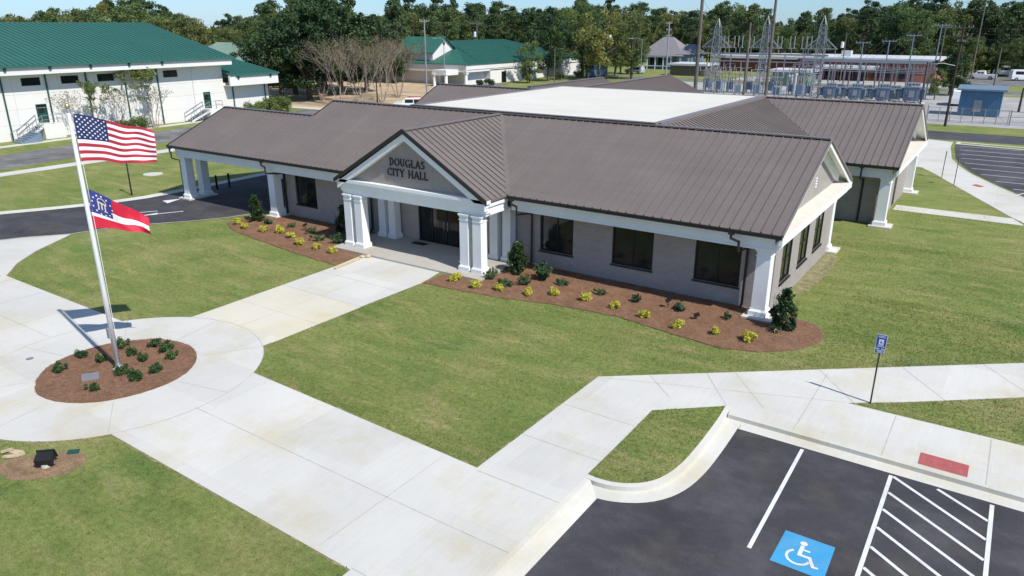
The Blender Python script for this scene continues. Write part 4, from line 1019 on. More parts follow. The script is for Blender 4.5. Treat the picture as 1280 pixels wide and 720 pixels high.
flag('american_flag', usf, us_c, [M['flagred'], M['flagwhite'], M['flagblue']], 'larger upper flag with stars and red and white stripes flying from the pole', 'flag', 60, 39, us_x)
def ga_c(s, t_):
    if s < .38 and t_ < .60: return 2
    return 1 if .36 < t_ < .68 else 0
def ga_x(patch):
    for k in range(13):
        a = 2*math.pi*k/13; star(patch, .21+.165*math.sin(a), .31-.25*math.cos(a), .030, .66, 1)
    for s in (.145, .20, .255): patch([(s-.010, .26), (s-.010, .42), (s+.010, .42), (s+.010, .26)], 3)
    patch([(.125, .42), (.125, .45), (.29, .45), (.29, .42)], 3); patch([(.13, .22), (.13, .255), (.28, .255), (.28, .22)], 3)
    pts = arc(0, 0, 1, 0, 180, 8)
    for q, r_ in zip(pts, pts[1:]): patch([(.205+q[0]*.062, .215-q[1]*.085), (.205+q[0]*.075, .215-q[1]*.105), (.205+r_[0]*.075, .215-r_[1]*.105), (.205+r_[0]*.062, .215-r_[1]*.085)], 3)
flag('state_flag', gaf, ga_c, [M['gared'], M['flagwhite'], M['gablue'], M['gagold']], 'smaller lower flag, red and white with a blue starred canton and gold arch emblem', 'flag', 48, 34, ga_x)
b = MB(); b.prism([(-18.62, -18.15), (-18.1, -18.42), (-17.78, -17.98), (-18.3, -17.72)], .03, .075); tag(obj('plaque', b, M['slate']), 'flat grey square plaque lying in the round flagpole bed', 'plaque')

# ============================================================ SMALL THINGS ON THE LAWN
fx, fy = gnd(58, 583)
fl = thing('floodlight', (fx, fy, 0), 'black box floodlight aimed at the flagpole on a bare soil patch', 'floodlight')
dv = Vector((PX-fx, PY_-fy, 0)).normalized(); rv = Vector((dv.y, -dv.x, 0)); c0 = Vector((fx, fy, 0))
b = MB(); b.tube([c0+Vector((0, 0, -.02)), c0+Vector((0, 0, .10))], .13, 14); obj('concrete_footing', b, M['kerb'], fl)
b = MB()
c1 = c0+Vector((0, 0, .17))+dv*.02
b.bar(c1-dv*.15+Vector((0, 0, .0)), c1+dv*.15+Vector((0, 0, .12)), .42, .26); b.bar(c1+dv*.15+Vector((0, 0, .12)), c1+dv*.19+Vector((0, 0, .136)), .47, .31); obj('housing', b, M['black'], fl)
b = MB()
for s_ in (-1, 1): b.bar(c0+rv*(.235*s_)+Vector((0, 0, .06)), c1+rv*(.235*s_), .015, .05)
b.bar(c0-rv*.24+Vector((0, 0, .10)), c0+rv*.24+Vector((0, 0, .10)), .05, .015); obj('bracket', b, M['slate'], fl)
b = MB(); b.bar(c1+dv*.192+Vector((0, 0, .137)), c1+dv*.197+Vector((0, 0, .139)), .38, .22); obj('lens', b, M['glass'], fl)
b = MB(); b.prism([(-14.08, -20.88), (-13.86, -20.66), (-13.68, -20.78), (-13.9, -21.0)], .0, .035); tag(obj('valve_box_lid', b, M['green_trim']), 'flat green valve box lid lying in the grass by the walkway', 'lid')
for i, (dx, dy, a_, L, W_, l) in enumerate([(0, 0, .3, .5, .2, 'broad tan stone slab on the grass beside the floodlight patch'), (.12, -.2, .8, .45, .12, 'narrow tan stone slab leaning on the broad one'), (-.25, -.15, 1.3, .32, .1, 'small pale stone sliver at the edge of the walkway')]):
    b = MB(); x, y = -15.15+dx, -21.75+dy; u = Vector((math.cos(a_), math.sin(a_), 0)); v = Vector((-u.y, u.x, 0)); z0 = i*.03
    b.prism([(x+u.x*p*L/2+v.x*q*W_/2, y+u.y*p*L/2+v.y*q*W_/2) for p, q in ((-1, -.7), (-.3, -1), (.8, -1), (1, .3), (.4, 1), (-.9, .8))], .0+z0, .05+z0); tag(obj('stone_slab', b, M['stone']), l, 'stone')
b = MB(); b.bar((-20.15, -4.9, .06), (-20.35, -2.95, .06), .14, .05); tag(obj('lumber_board', b, M['lumber']), 'short pale lumber board lying along the edge of the mulch by the path', 'board')
for i, (x, y, r_, l) in enumerate([(-20.45, -2.72, .12, 'small rounded tan rock at the end of the lumber board'), (-20.2, -2.52, .15, 'larger tan rock lying at the corner of the porch floor')]):
    b = MB(); b.ball((x, y, .08), r_, 8, 0, .6); b.v = [(p[0]+rnd.uniform(-.02, .02), p[1]+rnd.uniform(-.02, .02), p[2]+rnd.uniform(-.015, .015)) for p in b.v]; tag(obj('rock', b, M['stone']), l, 'rock')
for x, y, l in ((-27.0, -.77, 'small black garden lamp in the mulch left of the porch'), (-4.25, -.62, 'small black garden lamp in the mulch below the right front window'), (-2.75, -1.2, 'tiny black garden lamp near the corner end of the right mulch bed')):
    s_ = .6 if 'tiny' in l else 1
    o = thing('garden_lamp', (x, y, .03), l, 'garden lamp', 'black garden lamps in the mulch')
    b = MB(); b.tube([(x, y, .0), (x, y, .33*s_)], .018, 6); obj('stake', b, M['black'], o)
    b = MB(); b.bar((x-.09, y-.07, .33*s_), (x+.10, y+.05, .46*s_), .12, .13); obj('lamp_head', b, M['black'], o)
# accessible parking sign
sg = thing('parking_sign', (4.53, -4.89, 0), 'blue accessible parking sign on a green post at the walkway corner', 'sign')
b = MB(); b.bar((4.53, -4.89, -.05), (4.53, -4.89, 2.3), .075, .045)
for k in range(22): b.box(4.522, 4.538, -4.918, -4.909, .12+k*.075, .145+k*.075)
obj('post', b, M['signgreen'], sg)
def signface(x, y, z0, z1, w_, name='sign_plate'):
    b = MB(); b.box(x-w_/2, x+w_/2, y-.035, y-.028, z0, z1, 1); b.box(x-w_/2+.012, x+w_/2-.012, y-.038, y-.0345, z0+.012, z1-.012, 0)
    return b
X, Y = 4.53, -4.89
b = signface(X, Y, 1.95, 2.42, .30)
b.box(X-.07, X+.07, Y-.041, Y-.0375, 2.09, 2.26, 1); b.box(X-.03, X+.04, Y-.044, Y-.0405, 2.13, 2.17, 0); b.box(X-.02, X+.0, Y-.044, Y-.0405, 2.17, 2.23, 0)
for z, w_ in ((2.36, .20), (2.32, .22), (2.05, .18), (2.01, .22)): b.box(X-w_/2, X+w_/2, Y-.041, Y-.0375, z, z+.014, 1)
obj('sign_plate', b, [M['signblue'], M['flagwhite']], sg, label='large blue plate with the white accessible symbol')
b = signface(X-.01, Y, 1.78, 1.93, .27)
for z, w_ in ((1.88, .18), (1.845, .20), (1.81, .14)): b.box(X-w_/2, X+w_/2, Y-.041, Y-.0375, z, z+.012, 1)
obj('sign_plate', b, [M['signblue'], M['flagwhite']], sg, label='small blue lower plate with white lines of text')
# distant sign posts by the right lot, bollards, thin lamp post
for px, py, l in ((1177, 222, 'dark sign post on the lawn edge, farther one by the right pavement'), (1192, 232, 'dark sign post on the lawn edge, nearer one by the right pavement')):
    x, y = gnd(px, py); o = thing('sign_post', (x, y, 0), l, 'sign', 'sign posts along the right pavement')
    b = MB(); b.bar((x, y, 0), (x, y, 2.1), .05, .05); obj('post', b, M['black'], o); b = MB(); b.bar((x+.03, y-.15, 1.85), (x+.03, y+.15, 1.85), .02, .45); obj('sign_plate', b, M['slate'], o)
for x, y, l in ((-41.6, 3.6, 'black bollard behind the left pair of drive-through columns, nearer'), (-41.5, 4.6, 'black bollard behind the left pair of drive-through columns, farther')):
    b = MB(); b.tube([(x, y, 0), (x, y, 1.0), (x, y, 1.05)], [.08, .08, .04], 12); tag(obj('bollard', b, M['black']), l, 'bollard', 'black bollards in the driveway')
x, y = gnd(165, 244); z = topz(x, y, 200)
o = thing('lamp_post', (x, y, 0), 'thin dark lamp post on the lawn kerb behind the flags', 'lamp post')
b = MB(); b.tube([(x, y, 0), (x, y, z)], [.06, .04], 8); obj('pole', b, M['black'], o); b = MB(); b.tube([(x, y, z), (x, y, z+.08), (x, y, z+.35), (x, y, z+.45)], [.08, .16, .13, .02], 10); obj('lamp_head', b, M['black'], o)

# ============================================================ BUILDINGS FARTHER OFF
def gable_roof(mb, x0, x1, y0, y1, ze, zr, ridge='y', hip0=0, hip1=0, sp=.6, rib=(.05, .06)):
    """roof with its ridge along y (or x) at the middle; hip lengths shorten the ridge"""
    if ridge == 'y':
        xm = (x0+x1)/2; a = (xm, y0+hip0, zr); b_ = (xm, y1-hip1, zr)
        roof_plane(mb, [(x1, y0, ze), (x1, y1, ze), b_, a], (1, 0, 0), sp, .1, rib); roof_plane(mb, [(x0, y0, ze), (x0, y1, ze), b_, a], (-1, 0, 0), sp, .1, rib)
        if hip0: roof_plane(mb, [(x0, y0, ze), (x1, y0, ze), a], (0, -1, 0), sp, .1, rib)
        if hip1: roof_plane(mb, [(x0, y1, ze), (x1, y1, ze), b_], (0, 1, 0), sp, .1, rib)
    else:
        ym = (y0+y1)/2; a = (x0+hip0, ym, zr); b_ = (x1-hip1, ym, zr)
        roof_plane(mb, [(x0, y0, ze), (x1, y0, ze), b_, a], (0, -1, 0), sp, .1, rib); roof_plane(mb, [(x0, y1, ze), (x1, y1, ze), b_, a], (0, 1, 0), sp, .1, rib)
        if hip0: roof_plane(mb, [(x0, y0, ze), (x0, y1, ze), a], (-1, 0, 0), sp, .1, rib)
        if hip1: roof_plane(mb, [(x1, y0, ze), (x1, y1, ze), b_], (1, 0, 0), sp, .1, rib)
XW, XF = -80.0, -78.5
gh = thing('assembly_hall', (-95, 0, 0), 'large cream hall with a wide green metal roof across the street', 'building')
k = MB(); dr = [(9.25, 10.35, 1.5, 3.5), (29.3, 30.3, 1.3, 3.35)]
wn = [(y-.95, y+.95, 5.42, 6.24) for y in (-6.4, -2.6, 1.4, 5.3, 9.3, 13.3, 17.25, 21.15, 25.2)]
wall(k, 'x', XW, -40, 32.4, 0, 7.0, -.4, dr+wn); wall(k, 'y', 32.4, -115, XW-.4, 0, 7.0, -.4); wall(k, 'y', -40, -115, XW-.4, 0, 7, .4); wall(k, 'x', -115, -40, 32, 0, 7, .4)
obj('wall', k, M['cream'], gh)
k = MB()
k.poly([(-115.4, 32.6, 7.45), (-78.6, 32.6, 7.45), (-97, 32.6, 11.6)][::-1]); k.poly([(-115.4, -40.1, 7.45), (-78.6, -40.1, 7.45), (-97, -40.1, 11.6)]); obj('gable_wall', k, M['cream'], gh)
k = MB(); k.box(XF-.3, XF, -41, 33.0, 6.62, 7.48); k.box(-115.5, XF-.3, 32.7, 33.0, 6.62, 7.48); k.box(XW, XF-.3, -41, 32.7, 6.62, 6.70); obj('fascia', k, M['cream'], gh)
k = MB(); gable_roof(k, -115.6, -78.3, -41.5, 33.3, 7.55, 11.72, sp=.62, rib=(.07, .07)); k.box(-78.32, -78.2, -41.5, 33.3, 7.38, 7.58); obj('roof', k, M['green_roof'], gh)
k = MB()
for z in (1.55, 3.1, 4.6): k.box(XW, XW+.004, -40, 32.4, z, z+.03)
for y in (-8.4, -4.4, -.4, 3.5, 7.4, 12.0, 15.9, 20.0, 25.0+3, 28.0): k.box(XW, XW+.006, y, y+.03, 0, 6.6)
obj('panel_joint', k, M['creamline'], gh)
for y in (-5.6, -1.4, 2.4, 6.4, 10.75, 15.0, 19.35, 23.4):
    k = MB(); k.tube([(XW+.09, y, .05), (XW+.09, y, 6.62)], .085, 6); k.box(XF-.02, XF+.14, y-.12, y+.12, 7.0, 7.42); obj('downspout', k, M['green_trim'], gh)
for w_ in wn: window(gh, 'x', XW-.15, 1, *w_, 2)
for a, b_, z0, z1 in dr:
    k = MB(); k.box(XW-.2, XW-.12, a+.08, b_-.08, z0, z1-.08, 0); k.box(XW-.15, XW+.04, a, a+.08, z0, z1); k.box(XW-.15, XW+.04, b_-.08, b_, z0, z1); k.box(XW-.15, XW+.045, a+.08, b_-.08, z1-.08, z1); o = obj('door', k, M['green_trim'], gh)
    k = MB(); k.box(XW-.13, XW-.105, (a+b_)/2-.28, (a+b_)/2+.28, z0+1.05, z0+1.72); obj('pane', k, M['glass'], o)
def stairs(a, zt, n, y_land, run=.30, name='entrance_stairs', lab=''):
    st = thing(name, (XW+.8, a, 0), lab, 'stairs')
    k = MB(); k.box(XW+.01, XW+1.5, a, a+y_land, 0, zt); obj('landing', k, M['cream'], st)
    k = MB()
    for i in range(n): z = zt-(i+1)*zt/(n+.5); k.box(XW+.05, XW+1.5, a-(i+1)*run, a-i*run-.03, z-.05, z)
    obj('steps', k, M['tgrey'], st)
    k = MB(); k.prism([(0, 0), (1, 0), (1, 1), (0, 1)], 0, 0) if 0 else None
    for x in (XW+.03, XW+1.47): k.bar((x, a, zt-.15), (x, a-n*run, .05), .05, .22)
    obj('stringers', k, M['cream'], st)
    k = MB()
    for x in (XW+.06, XW+1.45):
        for dz in (.5, .95): k.bar((x, a, zt+dz), (x, a-n*run, .08+dz), .045, .045)
        for f in (0, .5, 1): k.bar((x, a-n*run*f, zt*(1-f)+.05), (x, a-n*run*f, zt*(1-f)+.98), .045, .045)
    for dz in (.5, .95): k.bar((XW+1.45, a, zt+dz), (XW+1.45, a+y_land, zt+dz), .045, .045); k.bar((XW+1.45, a+y_land, zt+dz), (XW+.05, a+y_land, zt+dz), .045, .045)
    for y in (a+y_land/2, a+y_land): k.bar((XW+1.45, y, zt), (XW+1.45, y, zt+.98), .045, .045)
    obj('railing', k, M['steel'], st)
stairs(9.0, 1.5, 7, 2.1, lab='outdoor stairs up to the left green door of the cream hall')
stairs(29.0, 1.3, 8, 1.9, .34, lab='outdoor stairs up to the right green door of the cream hall')
st = thing('low_steps', (XW+1.8, 6, 0), 'low wide blue grey steps at the left edge of the cream hall', 'stairs')
k = MB()
for i in range(6): k.box(XW+.9, XW+3.0, 7.6-i*.34, 7.94-i*.34, 0, .88-i*.145)
obj('steps', k, M['tgrey'], st)
k = MB()
for x in (XW+.95, XW+2.95): k.bar((x, 7.8, 1.75), (x, 5.9, .95), .05, .05); k.bar((x, 7.8, .8), (x, 7.8, 1.75), .05, .05); k.bar((x, 5.9, 0), (x, 5.9, .95), .05, .05)
obj('railing', k, M['steel'], st)
# low wing of the hall
lw = thing('hall_wing', (-88, 36, 0), 'low cream wing with a green roof at the right end of the hall', 'building')
k = MB(); wall(k, 'x', XW, 32.41, 39.4, 0, 4.3, -.3); wall(k, 'y', 39.1, -96, XW-.3, 0, 4.3, .3); obj('wall', k, M['cream'], lw)
k = MB(); k.box(XF-.3, XF, 32.42, 40.1, 3.95, 5.25); k.box(-97, XF-.3, 39.8, 40.1, 3.95, 5.25); k.box(XW-.3, XF-.3, 32.42, 39.8, 3.95, 4.02); obj('fascia', k, M['cream'], lw)
k = MB(); roof_plane(k, [(-78.35, 32.45, 5.35), (-78.35, 40.2, 5.35), (-97, 40.2, 8.4), (-97, 33.35, 8.4)], (1, 0, 0), .62, .1, (.07, .07)); k.box(-78.37, -78.25, 33.3, 40.2, 5.18, 5.37); obj('roof', k, M['green_roof'], lw)
for y in (33.4+.3, 38.8):
    k = MB(); k.tube([(XW+.09, y, .05), (XW+.09, y, 4.0)], .085, 6); k.box(XF-.02, XF+.14, y-.12, y+.12, 4.8, 5.2); obj('downspout', k, M['green_trim'], lw)
for i, (x, y, z, l) in enumerate([(-90, 35, 7.2, 'larger silver roof vent on the low green roof'), (-86, 36.5, 6.6, 'smaller silver roof vent on the low green roof')]):
    b = MB(); r_ = .45 if i == 0 else .28; b.tube([(x, y, z), (x, y, z+.9), (x, y, z+.92), (x, y, z+1.25)], [r_, r_, r_*1.4, r_*1.2], 12); tag(obj('roof_vent', b, M['steel']), l, 'roof vent')
# faded green roofs beyond the hall
for i, (px, dist, W_, Dp, zr, l, m) in enumerate([(290, 172, 34, 16, 7.6, 'long faded green roofed building far behind the hall', 'green_pale')]):
    x, y = site(px, dist); o = thing('far_building', (x, y, 0), l, 'building')
    k = MB(); wall(k, 'y', y, x-W_/2, x+W_/2, 0, 3.6, .3); wall(k, 'x', x+W_/2, y, y+Dp, 0, 3.6, -.3); obj('wall', k, M['cream'], o)
    k = MB(); gable_roof(k, x-W_/2-.5, x+W_/2+.5, y-.5, y+Dp, 3.6, zr, 'x', 3, 3); obj('roof', k, M[m], o)
# centre building with green hipped roof
gb = thing('civic_building', (-84, 104, 0), 'long white building with a broad green hipped roof behind the car park trees', 'building')
x0, x1, y0, y1 = -112.0, -84.5, 90.3, 127.0
k = MB(); wall(k, 'x', x1-1.4, y0+1.4, y1, 0, 2.9, -.3, [(y0+11, y0+12.4, 0, 2.1), (y0+15.5, y0+16.4, .3, 2.1)]); wall(k, 'y', y0+1.4, x0+1, x1-1.7, 0, 2.9, .3); wall(k, 'x', x1, y0+8, y0+26, 0, 2.75, -.3, [(y0+12, y0+13.6, 0, 2.2)]); wall(k, 'y', y0+8, x1-1.4, x1-.3, 0, 2.75, .3); obj('wall', k, M['cream'], gb)
k = MB(); k.box(x1-.3, x1, y0, y1, 2.55, 4.0); k.box(x0, x1-.3, y0, y0+.3, 2.55, 4.0); k.box(x0, x1, y0+.3, y1, 2.9, 3.0); k.box(-90, -86.5, 86.5, y0, 2.1, 3.1); obj('fascia', k, M['cream'], gb)
k = MB(); gable_roof(k, x0-.2, x1+.2, y0-.2, y1+9, 4.05, 8.1, 'y', 13, 13, .7, (.08, .08)); obj('roof', k, M['green_roof'], gb)
k = MB(); roof_plane(k, [(x1+.25, y0+5, 4.10), (x1+.25, y0+26, 4.10), (x1-9, y0+22, 6.85), (x1-9, y0+9, 6.85)], (1, 0, 0), .7, .1, (.08, .08)); obj('roof', k, M['green_roof'], gb, label='lower green hip facing the car park')
for i, (x, y) in enumerate([(x1-.5, y0+.5), (-89.7, 86.8), (-86.8, 86.8), (-91.5, y0+.5)]):
    k = MB(); k.tube([(x, y, 0), (x, y, 2.55)], .32, 10); k.box(x-.4, x+.4, y-.4, y+.4, 2.2, 2.5); obj('column', k, M['white'], gb)
k = MB(); k.box(x1-1.25, x1-1.15, y0+11, y0+12.4, 0, 2.1); k.box(x1+.02, x1+.06, y0+12, y0+13.6, 0, 2.2); obj('door', k, M['wframe'], gb)
k = MB(); k.box(x1-3, x1-.2, y1, y1+9, 0, 2.9); obj('wall', k, M['cream'], gb)
k = MB(); k.box(x1-.2, x1, y1, y1+9.2, 2.9, 4.0); obj('fascia', k, M['cream'], gb)
# green gable behind it
xg, yg = site(556, 160); zg = topz(xg, yg, 46)
o = thing('gabled_hall', (xg, yg, 0), 'green roofed building with a white gable behind the civic building', 'building')
k = MB(); k.box(xg-10, xg, yg-3.6, yg+3.6, 0, zg-2.7); obj('wall', k, M['cream'], o)
k = MB(); k.poly([(xg, yg-3.6, zg-2.7), (xg, yg+3.6, zg-2.7), (xg, yg, zg-.15)]); obj('gable_wall', k, M['cream'], o)
k = MB(); k.tube([(xg, yg, zg-1.3), (xg+.05, yg, zg-1.3)], .38, 12); obj('round_vent', k, M['black'], o)
k = MB(); gable_roof(k, xg-10, xg+.6, yg-4.3, yg+4.3, zg-3.0, zg, 'x'); obj('roof', k, M['green_roof'], o)
# far house
hx, hy = site(842, 215); 
o = thing('blue_house', (hx, hy, 0), 'blue grey house with a steep hipped roof and porch in front of the woods', 'house')
k = MB(); k.box(hx-6.5, hx+4.5, hy-4, hy+4, 0, 3.6); k.box(hx+2.6, hx+7.2, hy-5.2, hy+2, 0, 3.9); obj('wall', k, M['bluegrey'], o)
k = MB(); gable_roof(k, hx-8.6, hx+4.6, hy-6, hy+5, 3.5, 8.2, 'x', 5.2, 5.2, 9, (.01, .01)); roof_plane(k, [(hx+2.2, hy-5.6, 3.95), (hx+7.6, hy-5.6, 3.95), (hx+6, hy-1.5, 6.4), (hx+3.5, hy-1.5, 6.4)], (0, -1, 0), 9, .1); roof_plane(k, [(hx+7.6, hy-5.6, 3.95), (hx+7.6, hy+2.4, 3.95), (hx+6, hy-1.5, 6.4)], (1, 0, 0), 9, .1); obj('roof', k, M['shingle'], o)
k = MB()
for x in (-7.9, -5.6, -3.3, -1, 1.2): k.box(hx+x-.09, hx+x+.09, hy-5.8, hy-5.6, 0, 3.4)
k.box(hx-8.2, hx+1.5, hy-5.85, hy-5.6, 3.1, 3.45); k.box(hx-8.2, hx+1.5, hy-5.8, hy-5.7, .8, .95); obj('porch', k, M['white'], o)
for x in (3.3, 5.6, 6.5):
    k = MB(); k.box(hx+x, hx+x+.6, hy-5.26, hy-5.2, 1.0, 3.1); obj('window', k, M['white'], o)
for x in (-5.5, -3.2):
    k = MB(); k.box(hx+x, hx+x+1.2, hy-4.07, hy-4.0, .9, 2.9); obj('window', k, M['glass'], o)
# low flat roofed building in front of the house and the white roofs behind the substation
def flatbuilding(name, x0, x1, y0, y1, z, m, l, rm='whiteroof', cat='building', wins_=0, over=.5, th=.45):
    o = thing(name, ((x0+x1)/2, y0, 0), l, cat)
    k = MB(); k.box(x0, x1, y0, y1, 0, z); obj('wall', k, M[m], o)
    k = MB(); k.box(x0-over, x1+over, y0-over, y1+over, z, z+th); obj('roof', k, M[rm], o)
    for i in range(wins_):
        x = x0+(x1-x0)*(i+.5)/wins_; k = MB(); k.box(x-.8, x+.8, y0-.07, y0-.0, 1, 2.4); obj('window', k, M['glass'], o)
    return o
xa, ya = site(803, 176); xb, yb = site(905, 176)
flatbuilding('workshop', xa+1.5, xa+10, ya+12, ya+20, 2.3, 'wood', 'low brown walled building with a flat grey roof below the house', wins_=0)
xa, ya = site(905, 215); xb, yb = site(1010, 200)
flatbuilding('warehouse', xa, xb+4, max(ya, yb)-6, max(ya, yb)+14, 3.2, 'redbrick', 'long white roofed warehouse seen through the substation towers', over=1.0, th=.7)
xa, ya = site(985, 190)
bb = thing('brick_warehouse', (-24, 150, 0), 'long red brick warehouse with a white roof edge behind the transformers', 'building')
k = MB(); k.box(-37, -9.5, 150, 168, 0, 4.3); obj('wall', k, M['redbrick'], bb)
k = MB(); k.box(-13.5, -9.35, 149.85, 150.0, 0, 4.0); k.box(-9.5, -9.35, 150, 160, 0, 4.0); obj('wall', k, M['redbrick2'], bb, label='lighter red brick end bay')
k = MB(); k.box(-37.5, -8.9, 149.3, 168.5, 4.3, 4.7); k.box(-29, -27, 155, 157, 4.7, 5.9); obj('roof', k, M['whiteroof'], bb)
k = MB(); k.poly([(-33, 146.8, 2.6), (-20, 146.8, 2.6), (-20, 150, 3.2), (-33, 150, 3.2)]); k.poly([(-33, 146.8, 2.55), (-33, 150, 3.15), (-20, 150, 3.15), (-20, 146.8, 2.55)]); k.box(-33, -20, 146.75, 146.8, 2.4, 2.65); obj('awning', k, M['whiteroof'], bb)
for i in range(9):
    x = -35.5+i*2.4; k = MB(); k.box(x, x+1.3, 149.9, 149.98, .6, 2.2); obj('window', k, M['glass'], bb)
xa, ya = site(990, 160)
o = flatbuilding('kiosk', xa-4, xa+3, ya, ya+6, 2.6, 'green_pale', 'small pale green walled hut behind the middle lattice tower')
# blue shed
shx, shy = -.3, 88.0
o = thing('blue_shed', (2, 88, 0), 'blue ribbed metal shed with a pale door panel by the fence', 'shed')
k = MB(); k.box(-.4, 4.3, 88, 91.5, .15, 3.45)
for i in range(16): x = -.35+i*.31; k.box(x, x+.08, 87.95, 88.0, .15, 3.45)
for i in range(10): y = 88.1+i*.36; k.box(4.3, 4.35, y, y+.08, .15, 3.45)
obj('wall', k, M['shed'], o)
k = MB(); k.poly([(-.9, 87.5, 3.42), (4.8, 87.5, 3.42), (4.8, 92, 3.75), (-.9, 92, 3.75)]); k.box(-.9, 4.8, 87.45, 87.55, 3.3, 3.5); obj('roof', k, M['tgrey'], o)
k = MB(); k.box(1.3, 2.25, 87.9, 87.96, .6, 2.1); obj('door', k, M['steel'], o)
# fences
def fence(name, a, c, h, step, l, m='steel', rails=(.1, .5, .95), mesh=True, base=0):
    o = thing(name, ((a[0]+c[0])/2, (a[1]+c[1])/2, 0), l, 'fence'); L = math.hypot(c[0]-a[0], c[1]-a[1]); n = int(L/step)
    for i in range(n+1):
        x = a[0]+(c[0]-a[0])*i/n; y = a[1]+(c[1]-a[1])*i/n; k = MB(); k.tube([(x, y, 0), (x, y, h)], .045, 6); obj('post', k, M[m], o)
    k = MB()
    for f in rails: k.bar((a[0], a[1], h*f), (c[0], c[1], h*f), .04, .04)
    obj('rails', k, M[m], o)
    if mesh:
        k = MB(); nn = int(L/.35)
        ux, uy = (c[0]-a[0])/L, (c[1]-a[1])/L
        for i in range(nn):
            s0 = i*.35; s1 = min(L, s0+h)
            k.bar((a[0]+ux*s0, a[1]+uy*s0, .05), (a[0]+ux*s1, a[1]+uy*s1, .05+s1-s0), .012, .012); k.bar((a[0]+ux*s1, a[1]+uy*s1, .05), (a[0]+ux*s0, a[1]+uy*s0, .05+s1-s0), .012, .012)
        obj('wire_mesh', k, M[m], o)
    return o
fence('chain_link_fence', (-46, 80.5), (-3.2, 80.5), 1.9, 3.0, 'long chain link fence along the front of the substation')
fence('chain_link_fence', (-3.0, 79.4), (5.6, 79.4), 1.8, 1.2, 'short chain link fence panels in front of the blue shed', mesh=True)
fence('chain_link_fence', (5.8, 79.4), (12, 80.2), 1.8, 1.5, 'dark rail fence at the right edge beyond the street', 'darkwood', (.25, .55, .9), False)
# vehicles
def wheels(o, L, W_, r_, xs_):
    for x in xs_:
        for s_ in (-1, 1):
            k = MB(); k.tube([(x, s_*(W_/2-.20), r_), (x, s_*(W_/2+.02), r_)], r_, 14); w_ = obj('wheel', k, M['tyre'], o)
            k = MB(); k.tube([(x, s_*(W_/2+.01), r_), (x, s_*(W_/2+.03), r_)], r_*.55, 10); obj('rim', k, M['steel'], w_)
def vehicle(kind, x, y, rz, paint, l, cat):
    o = thing(kind, (0, 0, 0), l, cat)
    P = {'van': ([(-2.6, .35), (-2.65, 1.1), (-2.55, 2.15), (-2.3, 2.3), (1.3, 2.3), (1.75, 1.95), (2.15, 1.25), (2.75, 1.05), (2.85, .6), (2.8, .35)], 1.95, .36, (-1.7, 1.9)),
         'suv': ([(-2.3, .35), (-2.35, .95), (-2.2, 1.65), (-1.9, 1.75), (.3, 1.72), (1.05, 1.15), (2.1, 1.0), (2.3, .7), (2.28, .35)], 1.85, .36, (-1.45, 1.5)),
         'pickup': ([(-2.8, .45), (-2.85, 1.1), (-.75, 1.1), (-.6, 1.8), (.7, 1.82), (1.3, 1.2), (2.55, 1.1), (2.7, .8), (2.7, .45)], 1.9, .39, (-1.8, 1.75)),
         'box': ([(-3.6, .4), (-3.6, 2.9), (3.3, 2.9), (3.6, 2.3), (3.65, .4)], 2.3, .48, (-2.3, 2.3))}[kind.split('_')[-1] if kind.split('_')[-1] in ('van', 'suv', 'pickup', 'box') else 'van']
    prof, W_, r_, xs_ = P
    k = MB(); n = len(prof)
    for s_ in (-1, 1):
        q = [(a, s_*W_/2*(.90 if b_ > 1.3 else 1), b_) for a, b_ in prof]; k.poly(q if s_ < 0 else q[::-1])
    for i in range(n):
        (a, b_), (c, d) = prof[i], prof[(i+1) % n]; wa = W_/2*(.90 if b_ > 1.3 else 1); wc = W_/2*(.90 if d > 1.3 else 1)
        k.poly([(a, -wa, b_), (a, wa, b_), (c, wc, d), (c, -wc, d)][::-1])
    obj('body', k, M[paint], o); zt = max(b_ for _, b_ in prof)
    k = MB(); wz0, wz1 = zt*.58, zt*.86; xa_, xb_ = (-2.0, 1.3) if 'van' in kind else (-1.9, .5) if 'suv' in kind else (-.45, .75) if 'pickup' in kind else (-3.2, 3.0)
    for s_ in (-1, 1):
        y_ = s_*(W_/2*.955); m_ = (xa_+xb_)/2
        for u, v in ((xa_, m_-.06), (m_+.06, xb_)): k.box(u, v, y_-.03, y_+.03, wz0, wz1)
    obj('side_windows', k, M['glass'], o)
    k = MB(); f = [p for p in prof if p[0] > 0 and p[1] > .9][:3]
    if 'box' in kind: k.box(3.42, 3.5, -.95, .95, 1.5, 2.3)
    else:
        (a, b_), (c, d) = f[0], f[1]
        if 'van' in kind: (a, b_), (c, d) = prof[5], prof[6]
        k.poly([(a+.03, -W_*.40, b_-.02), (c+.03, -W_*.43, d+.08), (c+.03, W_*.43, d+.08), (a+.03, W_*.40, b_-.02)])
    obj('windscreen', k, M['glass'], o)
    wheels(o, 0, W_, r_, xs_)
    for s_ in (-1, 1):
        xf = prof[-2][0]; k = MB(); k.box(xf-.06, xf+.03, s_*W_*.40-.14, s_*W_*.40+.14, .68, .84); obj('headlight', k, M['steel'], o)
    o.location = (x, y, 0); o.rotation_euler = (0, 0, rz); return o
x, y = gnd(512, 137); o = vehicle('parked_suv', x, y, R(215), 'carwhite', 'white car with an orange red roof stripe parked behind the left roof', 'car')
k = MB(); k.box(-1.8, .2, -.65, .65, 1.74, 1.80); c_ = obj('roof_stripe', k, M['carred']); c_.parent = o
x, y = gnd(793, 92); vehicle('parked_suv', x, y, R(175), 'carsilver', 'silver car parked under the trees left of the street lamp', 'car')
x, y = gnd(745, 96); vehicle('blue_box', x, y, R(95), 'busblue', 'blue and white box truck at the right end of the civic building', 'truck').name = 'box_truck'
